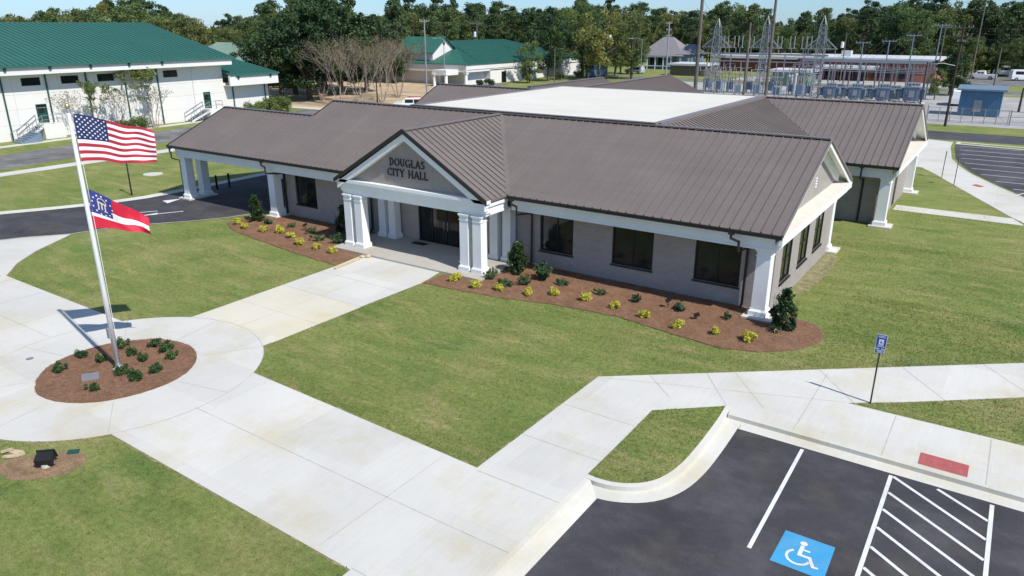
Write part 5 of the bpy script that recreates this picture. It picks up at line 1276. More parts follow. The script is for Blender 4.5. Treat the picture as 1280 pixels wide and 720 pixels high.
for px, py, dz, k_, pt, rz, l in ((1226, 99, 0, 'parked_pickup', 'carwhite', 175, 'white pickup truck parked in front of the white van'), (1258, 95, 0, 'parked_van', 'carwhite', 178, 'long white van parked behind the pickup truck'), (1279, 101, 0, 'parked_van', 'carwhite', 20, 'white van cut off by the right picture edge')):
    x, y = gnd(px, py); vehicle(k_, x, y, R(rz), pt, l, 'van' if 'van' in k_ else 'pickup truck')
x, y = gnd(1192, 134); vehicle('parked_van', x+.2, y+4, R(95), 'carwhite', 'white van half hidden behind the blue shed', 'van')
x, y = gnd(774, 98); k = MB(); k.tube([(x, y, 0), (x, y, .6), (x, y, .75)], [.13, .13, .03], 8); k.tube([(x-.22, y, .45), (x+.22, y, .45)], .06, 6); tag(obj('fire_hydrant', k, M['whiteroof']), 'small white fire hydrant on the grass left of the street lamp', 'fire hydrant')
# hedge and bushes
def bush(name, x, y, sx_, sy_, sz_, label, m='leaf_mid', n=16, seed=1, per=110, size=.13, cat='bush'):
    g = random.Random(seed); o = thing(name, (x, y, 0), label, cat)
    cs = [(g.uniform(-sx_, sx_)*.8, g.uniform(-sy_, sy_)*.8, g.uniform(.3, .8)*sz_) for _ in range(n)]
    me = quads_mesh('foliage', leaf_quads(cs, [min(sx_, sy_, sz_)*g.uniform(.35, .5) for _ in cs], per, size, seed, 1.3), [M[m]]); link_mesh('foliage', me, o)
    b = MB()
    for i in range(4): a = i*1.6; b.tube([(0+x, 0+y, 0), (x+math.cos(a)*.3*sx_, y+math.sin(a)*.3*sy_, sz_*.6)], [.04, .02], 5)
    obj('stems', b, M['bark'], o); return o
bush('clipped_hedge', -79.0, 39.7, 1.5, 1.6, 2.0, 'rounded clipped hedge at the right end of the hall, larger one', 'tree_a', 30, 3, 260, .14, 'hedge')
bush('clipped_hedge', -79.8, 36.7, 1.2, 1.7, 1.5, 'smaller clipped hedge against the low wing wall', 'tree_a', 24, 4, 260, .14, 'hedge')
for px, py, X_, s_, l in ((176, 156, -77.9, 1.1, 'round green bush at the foot of the tall young tree'), (158, 155, -78.3, .9, 'olive bush left of the round bush by the hall'), (140, 152, -78.6, .7, 'small reddish bush below the hall wall')):
    y, z = onx(px, py, X_); bush('bush', X_, y, s_, s_, s_*1.3, l, 'tree_b' if 'olive' in l else 'tree_a', 12, int(px), 120, .14)
for px, py in ((598, 105), (612, 104)):
    x, y = gnd(px, py+3); bush('clipped_bush', x, y, 1.0, 1.0, 1.2, 'dark round bush by the white wall, '+('left' if px < 600 else 'right')+' of a pair', 'tree_c', 10, px, 120, .15)
for px, py, l in ((659, 104, 'slim shrub before the white wall of the civic building'), (700, 100, 'low green shrubs under the small pole by the civic building'), (722, 97, 'pale shrub at the brick part of the civic building')):
    x, y = gnd(px, py); bush('bush', x, y, 1.3, 1.0, 2.8 if px < 670 else 1.6, l, 'tree_b', 12, px, 120, .17)

# ============================================================ TREES
def tree_proto(kind, seed, H):
    g = random.Random(seed); tk = MB(); cs = []; rs = []
    if kind == 'broad':
        root = proto('broadleaf_tree', 'tree', 'tree'); tk.tube([(0, 0, -.2), (.1, 0, H*.25), (.0, .1, H*.6)], [H*.024, H*.017, H*.009], 7)
        for i in range(34):
            z = g.uniform(.24, .97); rad = math.sin(math.pi*min(1, max(0, (z-.12)/.92)))**.6*.34; a = g.uniform(0, 6.28); q = rad*math.sqrt(g.random())
            c = (math.cos(a)*q*H, math.sin(a)*q*H, z*H); cs.append(c); rs.append(H*g.uniform(.06, .115))
            if i % 3 == 0: tk.tube([(0, 0, H*.3), (c[0]*.5, c[1]*.5, H*.3+(c[2]-H*.3)*.6), c], [H*.010, H*.006, H*.002], 4)
        per, size, m = 150, .34, M[('tree_a', 'tree_b', 'tree_c')[seed % 3]]; V = leaf_quads(cs, rs, per, size, seed, 1.2, .5, .8)
    elif kind == 'pine':
        root = proto('pine_tree', 'pine', 'tree'); tk.tube([(0, 0, -.2), (.15, .1, H*.5), (.1, .2, H*.96)], [H*.016, H*.012, H*.004], 7)
        for i in range(36):
            z = g.uniform(.36, .99); rad = .19*(1-(z-.36)/.66)**.6+.025; a = g.uniform(0, 6.28); q = rad*g.uniform(.45, 1)
            c = (math.cos(a)*q*H, math.sin(a)*q*H, z*H); cs.append(c); rs.append(H*g.uniform(.042, .080))
            tk.tube([(.1, .1, (z-.05)*H), c], [H*.005, H*.002], 4)
        V = leaf_quads(cs, rs, 110, .30, seed, 1.9, .2, .8, .3); m = M['pine']
    elif kind == 'oak':
        root = proto('oak_tree', 'oak', 'tree'); tk.tube([(0, 0, -.2), (.1, 0, H*.18), (.0, .1, H*.5)], [H*.04, H*.028, H*.012], 8)
        for i in range(60):
            z = g.uniform(.2, .97); rad = math.sin(math.pi*min(1, max(.02, (z-.05)/1.0)))**.5*.44; a = g.uniform(0, 6.28); q = rad*math.sqrt(g.random())
            c = (math.cos(a)*q*H, math.sin(a)*q*H, z*H); cs.append(c); rs.append(H*g.uniform(.055, .10))
            if i % 3 == 0: tk.tube([(0, 0, H*.2), (c[0]*.5, c[1]*.5, H*.2+(c[2]-H*.2)*.6), c], [H*.014, H*.008, H*.002], 4)
        V = leaf_quads(cs, rs, 170, .36, seed, 1.3, .45, .85); m = M['tree_c']
    elif kind in ('crape', 'young', 'sapling'):
        root = proto('crape_myrtle' if kind == 'crape' else 'sapling' if kind == 'sapling' else 'young_tree', 'bare', 'tree'); tips = []
        def grow(p, d, L, r_, dep):
            q = p+d*L; tk.tube([p, (p+q)/2+Vector((g.uniform(-.05, .05), g.uniform(-.05, .05), 0)), q], [r_, r_*.85, r_*.7], 4, 0 if dep < 2 else 1, False)
            if dep >= (6 if kind == 'crape' else 5): tips.append(q); return
            for _ in range((3 if dep in (2, 4) else 2) if kind == 'crape' else 2 if dep < 4 else 3):
                n = (d+Vector((g.uniform(-1, 1), g.uniform(-1, 1), g.uniform(-.3, .45)))*(.42 if dep < 3 else .58)).normalized(); grow(q, n, L*g.uniform(.66, .88), r_*.64, dep+1)
            if dep >= 2: tips.append(q)
        for s_ in range(5 if kind == 'crape' else 3 if kind == 'sapling' else 2):
            a = s_*1.3+g.uniform(-.2, .2); grow(Vector((math.cos(a)*.15, math.sin(a)*.15, -.1)), Vector((math.cos(a)*(.38 if kind == 'crape' else .14), math.sin(a)*(.38 if kind == 'crape' else .14), 1)).normalized(), H*(.27 if kind == 'crape' else .28), H*.0100, 1)
        cs = [tuple(t_) for t_ in tips]; V = leaf_quads(cs, [.32]*len(cs), 2 if kind != 'young' else 14, .10 if kind != 'young' else .16, seed, 1.6, .3, 1, .1); m = M['tree_a'] if kind == 'young' else M['crape']
    obj('trunk', tk, [M['palebark'], M['twig']] if kind in ('crape', 'young', 'sapling') else M['bark'], root); foliage('crown', V, m, root)
    return root
TP = {'broad': [Spawner(tree_proto('broad', s_, 14)) for s_ in (3, 4, 5, 6, 7)], 'pine': [Spawner(tree_proto('pine', s_, 17)) for s_ in (21, 22, 23)],
      'oak': [Spawner(tree_proto('oak', s_, 14)) for s_ in (31, 32)], 'crape': [Spawner(tree_proto('crape', s_, 7.6)) for s_ in (41, 42)], 'young': [Spawner(tree_proto('young', s_, 6.5)) for s_ in (51, 52)], 'sapling': [Spawner(tree_proto('sapling', s_, 5)) for s_ in (61, 62)]}
HT = {'broad': 14, 'pine': 17, 'oak': 14, 'crape': 7.6, 'young': 6.5, 'sapling': 5}
_tc = {k: 0 for k in TP}
def tree(kind, x, y, h, label, group=None):
    s = TP[kind][_tc[kind] % len(TP[kind])]; _tc[kind] += 1
    return s.put((x, y, 0), rnd.uniform(0, 6.28), h/HT[kind], label, group)
def zone(px): 
    return ('behind the cream hall' if px < 330 else 'behind the car park' if px < 560 else 'behind the civic building' if px < 790 else 'behind the substation' if px < 1080 else 'behind the parked vans')
def skyline(px):
    pts = [(-120, 12), (0, 14), (60, 16), (100, 8), (150, 1), (235, 10), (265, 26), (300, 22), (345, 5), (430, -4), (455, 26), (470, 20), (500, 2), (540, 2), (590, 6), (640, 8), (700, 0), (790, 6), (860, 12), (905, 2), (940, 12), (985, 22), (1040, 12), (1080, 8), (1120, -2), (1200, 0), (1225, 6), (1280, 0), (1400, 4)]
    for (a, b_), (c, d) in zip(pts, pts[1:]):
        if a <= px <= c: return b_+(d-b_)*(px-a)/(c-a)
    return 8
tr = random.Random(5)
rows = [(150, 24, -90, 300, .9), (172, 21, 270, 800, .8), (215, 17, -130, 900, .9), (245, 17, -150, 1420, 1.0), (222, 21, 840, 1420, .97), (212, 24, 1060, 1400, .9), (285, 16, -150, 1450, 1.0)]
for dist, step, p0, p1, hf in rows:
    px = p0+tr.uniform(0, step)
    while px < p1:
        d = dist+tr.uniform(-9, 9); x, y = site(px, d)
        if not (250 < px < 350 and d < 195) and not (520 < px < 585 and d < 195) and not (-82 < x < -60 and y < 60) and not (-116 < x < -80 and 60 < y < 140 and px > 500) and not (-14 < x < 30 and y < 186) and not (abs(x-hx) < 10 and y < hy+7 and abs(y-hy) < 14):
            kind = 'pine' if tr.random() < (.45 if px > 470 and px < 1080 else .25) else 'broad'
            zt = topz(x, y, skyline(px)+(tr.uniform(-9, 8) if kind == 'pine' else tr.uniform(2, 20)))
            h = max(8, min(27, zt)); z_ = zone(px)
            tree(kind, x, y, h, ('tall pine with a ragged crown in the woods ' if kind == 'pine' else 'leafy green tree in the woods ')+z_, 'woodland '+('pines ' if kind == 'pine' else 'trees ')+z_)
        px += step*tr.uniform(.7, 1.3)
# big dark oaks and others behind the crape myrtles
for px, d, top, l in ((350, 128, 30, 'dark spreading oak at the right end of the low green wing'), (385, 126, 4, 'tall dark oak left of the bare trees'), (425, 134, -6, 'tallest dark oak directly behind the bare trees'), (458, 140, 20, 'dark oak to the right behind the bare trees'), (492, 160, 52, 'rounded oak between the bare trees and the civic building'),
                      (322, 150, 44, 'mid green oak standing behind the low green wing'), (368, 138, 18, 'dark oak filling the gap left of the tallest oak'), (405, 146, -4, 'tall dark oak behind the two tallest oaks')):
    x, y = site(px, d); tree('oak', x, y, topz(x, y, top), l)
for px, py, top, l in ((404, 122, 50, 'bare grey crape myrtle, leftmost of the row'), (425, 126, 44, 'bare crape myrtle with crossing trunks, second of the row'), (452, 128, 50, 'sparse leafy crape myrtle in the middle of the row'), (478, 124, 46, 'pale crape myrtle beside the black car park lamp'), (498, 118, 44, 'reddish bare crape myrtle, rightmost of the row')):
    x, y = gnd(px, py+4); tree('crape', x, y, topz(x, y, top), l, 'crape myrtles in the car park')
for px, py, X_, top, k_, l in ((97, 150, -78.6, 108, 'sapling', 'thin bare young tree beside the left door of the hall'), (118, 152, -78.3, 98, 'young', 'small green young tree left of the flag against the hall'), (151, 150, -78.3, 104, 'sapling', 'grey leafless young tree in the middle of the hall wall'), (192, 152, -77.6, 82, 'young', 'tall slim young tree against the hall wall'), (196, 156, -77.0, 104, 'sapling', 'grey bare young tree beside the tall slim one')):
    y, z = onx(px, py, X_); tree(k_, X_, y, topz(X_, y, top), l, 'young trees along the hall wall')
x, y = site(1190, 150); tree('oak', x, y, 7.2, 'dark green tree at the right end of the brick warehouse')
x, y = site(1172, 140); tree('broad', x, y, 4.6, 'small ragged tree behind the last transformer')
for px, d, h, l in ((790, 188, 8.5, 'round tree left of the blue house'), (775, 190, 9, 'bushy tree behind the street lamp by the blue house'), (735, 172, 7, 'dark tree behind the blue truck'), (662, 158, 8, 'pale thin tree above the green hipped roof')):
    x, y = site(px, d); tree('broad', x, y, h, l)
for i in range(26):
    px = 1150+i*10+tr.uniform(-4, 4); x, y = site(px, 214+tr.uniform(-5, 5)); tree('broad', x, y, tr.uniform(6, 9), 'low bushy tree at the front edge of the woods behind the parked vans', 'low trees at the wood edge behind the vans')
# far wood closing the horizon: reads as one mass
V = []; cs = []; rs = []
for i in range(420):
    px = -180+i*3.9; d = 330+tr.uniform(-12, 12); x, y = site(px, d); z = max(3, topz(x, y, skyline(min(1400, max(-110, px)))+19)); 
    for f in (.25, .5, .75, .95): cs.append((x, y, z*f)); rs.append(3.6)
me = quads_mesh('far_wood', leaf_quads(cs, rs, 70, 1.3, 77, 1.2, .4, .9), [M['tree_c']]); o = link_mesh('far_wood', me, None)
tag(o, 'distant dark wood closing the horizon behind all other trees', 'woods', None, 'stuff')

# ============================================================ SUBSTATION, POLES AND WIRES
def ony(px, py, Y):
    d = ray(px, py); t_ = (Y-CAM[1])/d[1]; p = CAM+t_*d; return float(p[0]), float(p[2])
def insulator(k, x, y, z0, z1, r_=.09, mi=0):
    n = max(3, int((z1-z0)/.12)); pts = []; rad = []
    for i in range(n): z = z0+(z1-z0)*i/n; pts += [(x, y, z), (x, y, z+(z1-z0)/n*.5)]; rad += [r_, r_*.5]
    k.tube(pts, rad, 7, mi)
def tower(px, l, zt):
    x, _ = ony(px, 90, 104); y = 104.0; o = thing('lattice_tower', (x, y, 0), l, 'lattice tower', 'lattice towers in the substation')
    k = MB(); a = .62; lv = [0, 1.3, 2.6, 3.9, 5.2, 6.5, 7.7]
    for sx_ in (-1, 1):
        for sy_ in (-1, 1): k.bar((x+sx_*a, y+sy_*a, 0), (x+sx_*a, y+sy_*a, 7.7), .10, .10)
    for z0, z1 in zip(lv, lv[1:]):
        for s_ in (-1, 1):
            k.bar((x-a, y+s_*a, z0), (x+a, y+s_*a, z1), .06, .06); k.bar((x+a, y+s_*a, z0), (x-a, y+s_*a, z1), .06, .06)
            k.bar((x+s_*a, y-a, z0), (x+s_*a, y+a, z1), .06, .06); k.bar((x-a, y+s_*a, z1), (x+a, y+s_*a, z1), .06, .06)
    obj('mast', k, M['steel'], o)
    k = MB(); c = .42
    for sx_ in (-1, 1):
        for sy_ in (-1, 1): k.bar((x+sx_*a, y+sy_*a, 7.7), (x+sx_*c, y+sy_*c, zt-1.4), .09, .09); k.bar((x+sx_*c, y+sy_*c, zt-1.4), (x, y, zt), .07, .07)
    zz_ = [7.7+(zt-9.1)*i/4 for i in range(5)]
    for z0, z1 in zip(zz_, zz_[1:]):
        for s_ in (-1, 1): k.bar((x-c*1.2, y+s_*c, z0), (x+c*1.1, y+s_*c, z1), .05, .05); k.bar((x+c*1.2, y+s_*c, z0), (x-c*1.1, y+s_*c, z1), .05, .05); k.bar((x-c, y+s_*c, z1), (x+c, y+s_*c, z1), .05, .05)
    obj('top_cage', k, M['steel'], o)
    for s_ in (-1, 1):
        k = MB()
        for sy_ in (-1, 1): k.bar((x+s_*a, y+sy_*a, 7.7), (x+s_*2.5, y+sy_*.3, 7.7), .09, .09); k.bar((x+s_*.4, y+sy_*c, 9.5), (x+s_*2.5, y+sy_*.3, 7.7), .09, .09); k.bar((x+s_*1.4, y+sy_*.5, 7.7), (x+s_*.5, y+sy_*c, 9.3), .06, .06)
        k.bar((x+s_*2.5, y-.3, 7.7), (x+s_*2.5, y+.3, 7.7), .08, .08); ar = obj('arm', k, M['steel'], o)
        k = MB(); insulator(k, x+s_*2.3, y, 6.8, 7.65); obj('insulator', k, M['porc'], ar)
tower(893, 'leftmost lattice tower of the substation, behind the tall wooden pole', 12.4); tower(953, 'middle lattice tower of the substation between two wooden poles', 12.8); tower(1022, 'rightmost lattice tower of the substation, left of the transformers', 12.8)
xT = [ony(p, 90, 104)[0] for p in (893, 953, 1022)]
o = thing('bus_structure', ((xT[0]+xT[2])/2, 106, 0), 'steel beams and upright insulators linking the three lattice towers', 'steel structure')
k = MB()
k.box(xT[0]-4, xT[2]+1, 105.4, 105.6, 6.45, 6.75); k.box(xT[0]-2, xT[2], 107.2, 107.35, 5.2, 5.4)
for x in np.arange(xT[0]-4, xT[2]+1.1, 3.1): k.box(x-.08, x+.08, 105.42, 105.58, 0, 6.45); k.box(x+1.3, x+1.45, 107.2, 107.35, 0, 5.2)
obj('beam', k, M['steel'], o)
for px in (908, 921, 926, 975, 991, 1006, 940, 1012):
    x, _ = ony(px, 50, 105.5); k = MB()
    for dx in (-.35, .35): insulator(k, x+dx, 105.5, 7.7, 9.6, .11)
    k.box(x-.6, x+.6, 105.45, 105.55, 7.55, 7.7); k.box(x-.05, x+.05, 105.45, 105.55, 6.75, 7.55); obj('insulator_pair', k, M['steel'], o)
x0g, x1g = -25.6, -6.6
o = thing('gantry', ((x0g+x1g)/2, 107, 0), 'long low steel gantry of dark posts over the transformers', 'steel structure')
for y in (105.6, 110):
    k = MB(); k.box(x0g, x1g, y-.1, y+.1, 5.65, 5.95); k.box(x0g, x1g, y-.05, y+.05, 4.7, 4.8); obj('beam', k, M['steel'], o)
    for x in np.linspace(x0g, x1g, 9): k = MB(); k.box(x-.1, x+.1, y-.1, y+.1, 0, 5.65); k.bar((x, y, 4.6), (x+.9, y, 5.65), .07, .07); obj('post', k, M['slate'], o)
k = MB()
for x in np.linspace(x0g+.5, x1g-.5, 22): insulator(k, x, 105.6, 4.85, 5.5, .08)
obj('insulator', k, M['porc'], o)
k = MB()
for i, y in enumerate((106.4, 107.4, 108.6)): k.tube([(x0g, y, 4.2+.2*i), (x1g, y, 4.2+.2*i)], .05, 6)
for x in np.linspace(x0g+1, x1g-1, 16): k.tube([(x, 105.6, 5.6), (x+.3, 107, 4.3), (x+.2, 108, 2.9)], .03, 5)
obj('bus_bars', k, M['steel'], o)
def transformer_proto():
    o = proto('transformer', 'transformer', 'transformer')
    k = MB(); k.box(-1.15, 1.15, -.8, .8, .35, 2.35); k.box(-1.22, 1.22, -.87, .87, 2.35, 2.45)
    for x in (-.8, -.3, .2, .7): k.box(x-.03, x+.03, -.86, -.8, .5, 2.3)
    obj('tank', k, M['tgrey'], o)
    for s_ in (-1, 1):
        k = MB()
        for i in range(7): x = s_*(1.25+i*.09); k.box(x-.02, x+.02, -.75, .75, .65, 2.2)
        k.box(min(s_*1.16, s_*1.85), max(s_*1.16, s_*1.85), -.6, -.5, 1.95, 2.05); k.box(min(s_*1.16, s_*1.85), max(s_*1.16, s_*1.85), -.6, -.5, .75, .85); obj('radiator', k, M['tgrey'], o)
    k = MB(); k.tube([(-.9, .45, 2.85), (.9, .45, 2.85)], .26, 12); k.box(-.7, -.6, .4, .5, 2.4, 2.7); k.box(.6, .7, .4, .5, 2.4, 2.7); obj('conservator', k, M['tgrey'], o)
    for x in (-.7, -.25, .25, .7): k = MB(); insulator(k, x, -.35, 2.45, 3.1, .09); obj('bushing', k, M['porc'], o)
    k = MB(); k.box(-.35, .35, -1.05, -.8, .9, 1.9); obj('control_box', k, M['steel'], o)
    k = MB()
    for x in (-.9, .9): k.box(x-.12, x+.12, -.9, .9, .08, .35)
    k.box(-1.9, 1.9, -1.1, 1.1, 0, .08); obj('footing', k, M['kerb'], o)
    return o
TS = Spawner(transformer_proto())
for px, sc_, dy, l in ((1038, .82, 0, 'grey blue transformer nearest the right lattice tower'), (1070, .82, 0, 'grey blue transformer, second from the lattice tower'), (1105, .86, 0, 'grey blue transformer, third from the lattice tower'), (1141, .98, 0, 'largest grey transformer at the right end of the gantry'),
                       (1051, .7, 2.5, 'small transformer between the first and second big ones'), (1084, .7, 2.5, 'small transformer between the second and third big ones'), (1119, .75, 2.5, 'small transformer between the third and the largest one')):
    x, _ = ony(px, 112, 103+dy); TS.put((x, 103+dy, 0), 0, sc_, l, 'transformers in the substation')
def cab_proto():
    o = proto('circuit_breaker', 'breaker', 'circuit breaker')
    k = MB(); k.box(-.5, .5, -.4, .4, .5, 1.7); obj('cabinet', k, M['tgrey'], o)
    k = MB()
    for x in (-.4, .4):
        for y in (-.3, .3): k.box(x-.05, x+.05, y-.05, y+.05, 0, .5)
    obj('legs', k, M['steel'], o)
    for x in (-.35, 0, .35): k = MB(); insulator(k, x, 0, 1.7, 2.7, .10); obj('bushing', k, M['porc'], o)
    return o
CB = Spawner(cab_proto()); g = random.Random(8)
pos_l = [(884, 106), (898, 104), (912, 106), (922, 101), (936, 107), (946, 101), (962, 106), (972, 100), (988, 107), (1000, 101), (1010, 106)]
for i, (px, y) in enumerate(pos_l):
    x, _ = ony(px, 112, y); CB.put((x, y, 0), g.uniform(-.2, .2), g.uniform(.9, 1.3), 'grey switchgear cabinet with ribbed bushings between the lattice towers', 'switchgear cabinets between the towers')
def stand_proto():
    o = proto('switch_stand', 'stand', 'switch stand')
    k = MB(); k.box(-.06, .06, -.06, .06, 0, 3.4); k.box(-1.0, 1.0, -.06, .06, 3.4, 3.52); k.bar((0, 0, 2.7), (-.9, 0, 3.4), .05, .05); k.bar((0, 0, 2.7), (.9, 0, 3.4), .05, .05); obj('frame', k, M['steel'], o)
    for x in (-.9, 0, .9): k = MB(); insulator(k, x, 0, 3.52, 4.3, .08); obj('insulator', k, M['porc'], o)
    k = MB(); k.bar((-.9, 0, 4.32), (.9, 0, 4.5), .04, .04); obj('switch_blade', k, M['alu'], o)
    return o
SS = Spawner(stand_proto())
for i, (px, y) in enumerate([(880, 99), (893, 100), (905, 99), (918, 98), (930, 99), (944, 97), (957, 98), (970, 97), (984, 98), (1003, 97), (1014, 98), (995, 110), (948, 111), (910, 110)]):
    x, _ = ony(px, 112, y); SS.put((x, y, 0), g.uniform(-.3, .3), g.uniform(.85, 1.15), 'steel switch stand with three insulators among the substation gear', 'switch stands in the substation')
for i, px in enumerate((976, 981, 986)):
    x, y = gnd(px, 118-i); k = MB(); k.tube([(x, y+4, 0), (x, y+4, 2.9), (x, y+4, 3.1)], [.26, .26, .12], 10); k.box(x-.35, x+.35, y+3.65, y+4.35, 0, .25)
    tag(obj('white_cylinder', k, M['carwhite']), ('leftmost', 'middle', 'rightmost')[i]+' of three tall white cylinders between the middle and right lattice towers', 'cylinder')
def pole(x, y, h, r0, m, l, arms=(), cans=0, cat='utility pole', lean=(0, 0), group=None):
    o = thing('utility_pole', (x, y, 0), l, cat, group); k = MB(); k.tube([(x, y, -.1), (x+lean[0]*h, y+lean[1]*h, h)], [r0, r0*.68], 10); obj('pole', k, M[m], o)
    for (z, w_, az) in arms:
        k = MB(); ux, uy = math.cos(az), math.sin(az); X_, Y_ = x+lean[0]*z, y+lean[1]*z; k.bar((X_-ux*w_, Y_-uy*w_, z), (X_+ux*w_, Y_+uy*w_, z), .11, .13); a_ = obj('crossarm', k, M[m], o)
        k = MB()
        for f in (-.95, -.5, .5, .95): insulator(k, X_+ux*w_*f, Y_+uy*w_*f, z+.06, z+.34, .06)
        obj('insulators', k, M['porc'], a_)
    for i in range(cans):
        s_ = -1 if i == 0 else 1; k = MB(); k.tube([(x+s_*.5, y-.1, h*.72), (x+s_*.5, y-.1, h*.72+1.1), (x+s_*.5, y-.1, h*.72+1.2)], [.32, .32, .1], 10); k.bar((x, y, h*.72+.6), (x+s_*.5, y-.1, h*.72+.6), .08, .08); obj('pole_transformer', k, M['carwhite'], o)
    return (x, y, h)
AZ = .6
def P_(px, dist, top, base=None): x, y = site(px, dist); return x, y, topz(x, y, top)
x, y, h = P_(870, 84, -22); big1 = pole(x, y, h+0, .24, 'wood', 'very tall thick wooden pole left of the leftmost lattice tower')
x, y, h = P_(959, 92, -14); big2 = pole(x, y, h, .21, 'wood', 'very tall wooden pole crossing in front of the middle of the substation')
x, y, h = P_(931, 110, 28); p3 = pole(x, y, h, .19, 'wood', 'shorter pale wooden pole between the left and middle lattice towers')
x, y = gnd(1181, 158); h = topz(x, y, 30); p4 = pole(x, y, h, .15, 'darkwood', 'dark leaning wooden pole with crossarms and a street light beside the blue shed', [(h-.4, 1.1, AZ), (h-1.3, 1.1, AZ), (h-2.0, .8, AZ+1.57)])
k = MB(); k.tube([(x, y, h-4.6), (x-1.4, y-.6, h-4.3), (x-2.0, y-.9, h-4.35)], .04, 6); k.box(x-2.5, x-1.9, y-1.05, y-.8, h-4.45, h-4.3); tag(obj('street_light', k, M['steel']), 'street light arm mounted on the dark pole beside the shed', 'street light')
x, y = gnd(1213, 99); h = topz(x, y, -5); p5 = pole(x, y, h, .17, 'wood', 'tall wooden pole left of the white pickup truck', [(h-.6, 1.0, AZ)])
x, y = gnd(1242, 108); h = topz(x, y, 60); pole(x, y, h, .14, 'wood', 'short bare wooden pole in front of the white van')
x, y = gnd(1273, 140); h = topz(x, y, 110); pole(x, y, h, .16, 'darkwood', 'short dark post at the right picture edge behind the rail fence')
x, y = gnd(1150, 131); h = topz(x, y, 77); pole(x, y, h, .12, 'darkwood', 'black square post at the right end of the transformers', cat='post')
hp = []
for px, top, n_ in ((1165, 30, 'first'), (1133, 43, 'second'), (1104, 50, 'third'), (1072, 52, 'fourth')):
    x, y, h = P_(px, 152, top); hp.append(pole(x, y, h, .13, 'tgrey', f'thin grey crossarm pole behind the gantry, {n_} from the right', [(h-.2, 1.2, .3)]))
x, y, h = P_(1050, 176, 43); pole(x, y, h, .13, 'wood', 'thin pole with a white can transformer at the edge of the woods', [], 1)
x, y, h = P_(1170, 160, 32); pole(x, y, h, .12, 'wood', 'thin wooden pole behind the ragged tree right of the warehouse', [(h-.3, 1.0, .3)])
x, y, h = P_(758, 172, 30); q1 = pole(x, y, h, .17, 'wood', 'wooden pole carrying two white can transformers behind the civic building', [(h-.3, 1.1, AZ), (h-1.2, .9, AZ)], 2)
x, y, h = P_(832, 168, 27); q2 = pole(x, y, h, .19, 'steel', 'pale pole standing in front of the blue house', [(h-.3, .6, AZ), (h-1.6, .6, AZ), (h-2.8, .6, AZ)])
x, y, h = P_(693, 150, 60); pole(x, y, h, .11, 'wood', 'short thin pole before the wall of the civic building')
x, y, h = P_(533, 126, 24); q3 = pole(x, y, h, .15, 'steel', 'tall grey pole at the left end of the civic building', [(h-.3, .8, AZ)])
x, y, h = P_(597, 190, 28); q4 = pole(x, y, h, .16, 'wood', 'wooden pole with a white can transformer above the green roof', [(h-.3, 1.1, AZ)], 1)
x, y, h = P_(473, 185, 28); q5 = pole(x, y, h, .16, 'wood', 'wooden pole with crossarms above the bare trees', [(h-.3, 1.2, AZ), (h-1.5, 1.0, AZ)])
def street_lamp(x, y, h, dx, dy, m, l, boxy=False):
    o = thing('street_lamp', (x, y, 0), l, 'street lamp'); k = MB(); k.tube([(x, y, 0), (x, y, h)], [.10, .06], 8); obj('pole', k, M[m], o)
    k = MB(); k.tube([(x, y, h-.1), (x+dx*.5, y+dy*.5, h+.25), (x+dx, y+dy, h+.2)], .04, 6); obj('arm', k, M[m], o)
    k = MB(); k.bar((x+dx, y+dy, h+.18), (x+dx*1.5, y+dy*1.5, h+.16), .35, .14); obj('lamp_head', k, M['black' if boxy else 'steel'], o)
x, y, h = P_(800, 168, 49); street_lamp(x, y, h, -1.6, -1.0, 'steel', 'grey street lamp with a curved arm by the silver car')
x, y = gnd(472, 130); h = topz(x, y, 76); street_lamp(x, y, h, -.5, -.3, 'black', 'black square headed car park lamp in front of the bare trees', True)
x, y, h = P_(556, 150, 49); street_lamp(x, y, h, -1.2, -.8, 'steel', 'small street lamp at the white gable of the hall')
def wire(a, c, sag, l, n=14, r_=.012):
    pts = [(a[0]+(c[0]-a[0])*i/n, a[1]+(c[1]-a[1])*i/n, a[2]+(c[2]-a[2])*i/n-sag*4*(i/n)*(1-i/n)) for i in range(n+1)]
    k = MB(); k.tube(pts, r_, 5); tag(obj('power_line', k, M['wire']), l, 'power line', 'overhead power lines')
def off(p, dx=0, dz=0): return (p[0]+dx, p[1], p[2]+dz)
W5 = (-200, 60, 13)
wire(off(q3, 0, -.2), off(q1, 0, -.5), .5, 'overhead line from the grey pole to the pole with two cans')
wire(off(q3, .6, -.3), off(q1, .8, -1.4), .7, 'lower overhead line from the grey pole to the pole with two cans')
wire(off(q1, 0, -.3), off(q2, 0, -.3), .4, 'short overhead line from the pole with two cans to the pale pole')
wire(off(q5, -1), W5, 1.0, 'overhead line from the pole above the bare trees to the left'); wire(off(q5, 1, -.2), off(q4, -1), .6, 'overhead line between the two poles above the bare trees')
wire(off(q3, -.6), (-150, 10, 12.5), 1.2, 'overhead line passing in front of the trees left of the grey pole')
wire(off(q4, 1), off(q1, -1, -.2), .8, 'overhead line above the ridge of the civic building')
wire(off(q2, .5, -.3), off(p3, 0, -.2), .8, 'overhead line from the pale pole to the substation'); wire(off(q2, .5, -1.6), off(p3, 0, -1.4), .9, 'lower overhead line from the pale pole to the substation')
for dx in (-1, 0, 1):
    wire(off(p4, dx, -.1), off(hp[0], dx), .5, 'overhead line from the dark pole to the first crossarm pole')
    wire(off(p4, dx, -1.0+dx*.5), (45+dx, 88+4*dx, 11+dx), .6, ('lowest', 'middle', 'highest')[dx+1]+' overhead line leaving the dark pole to the right')
    for i in range(4):
        hx_, hy_, hz_ = hp[i]; wire((hx_+dx, hy_, hz_), (hx_+dx-2.0, 110, 5.9), .2, f'slanting line down to the gantry from the {ordn[i]} crossarm pole', 6)
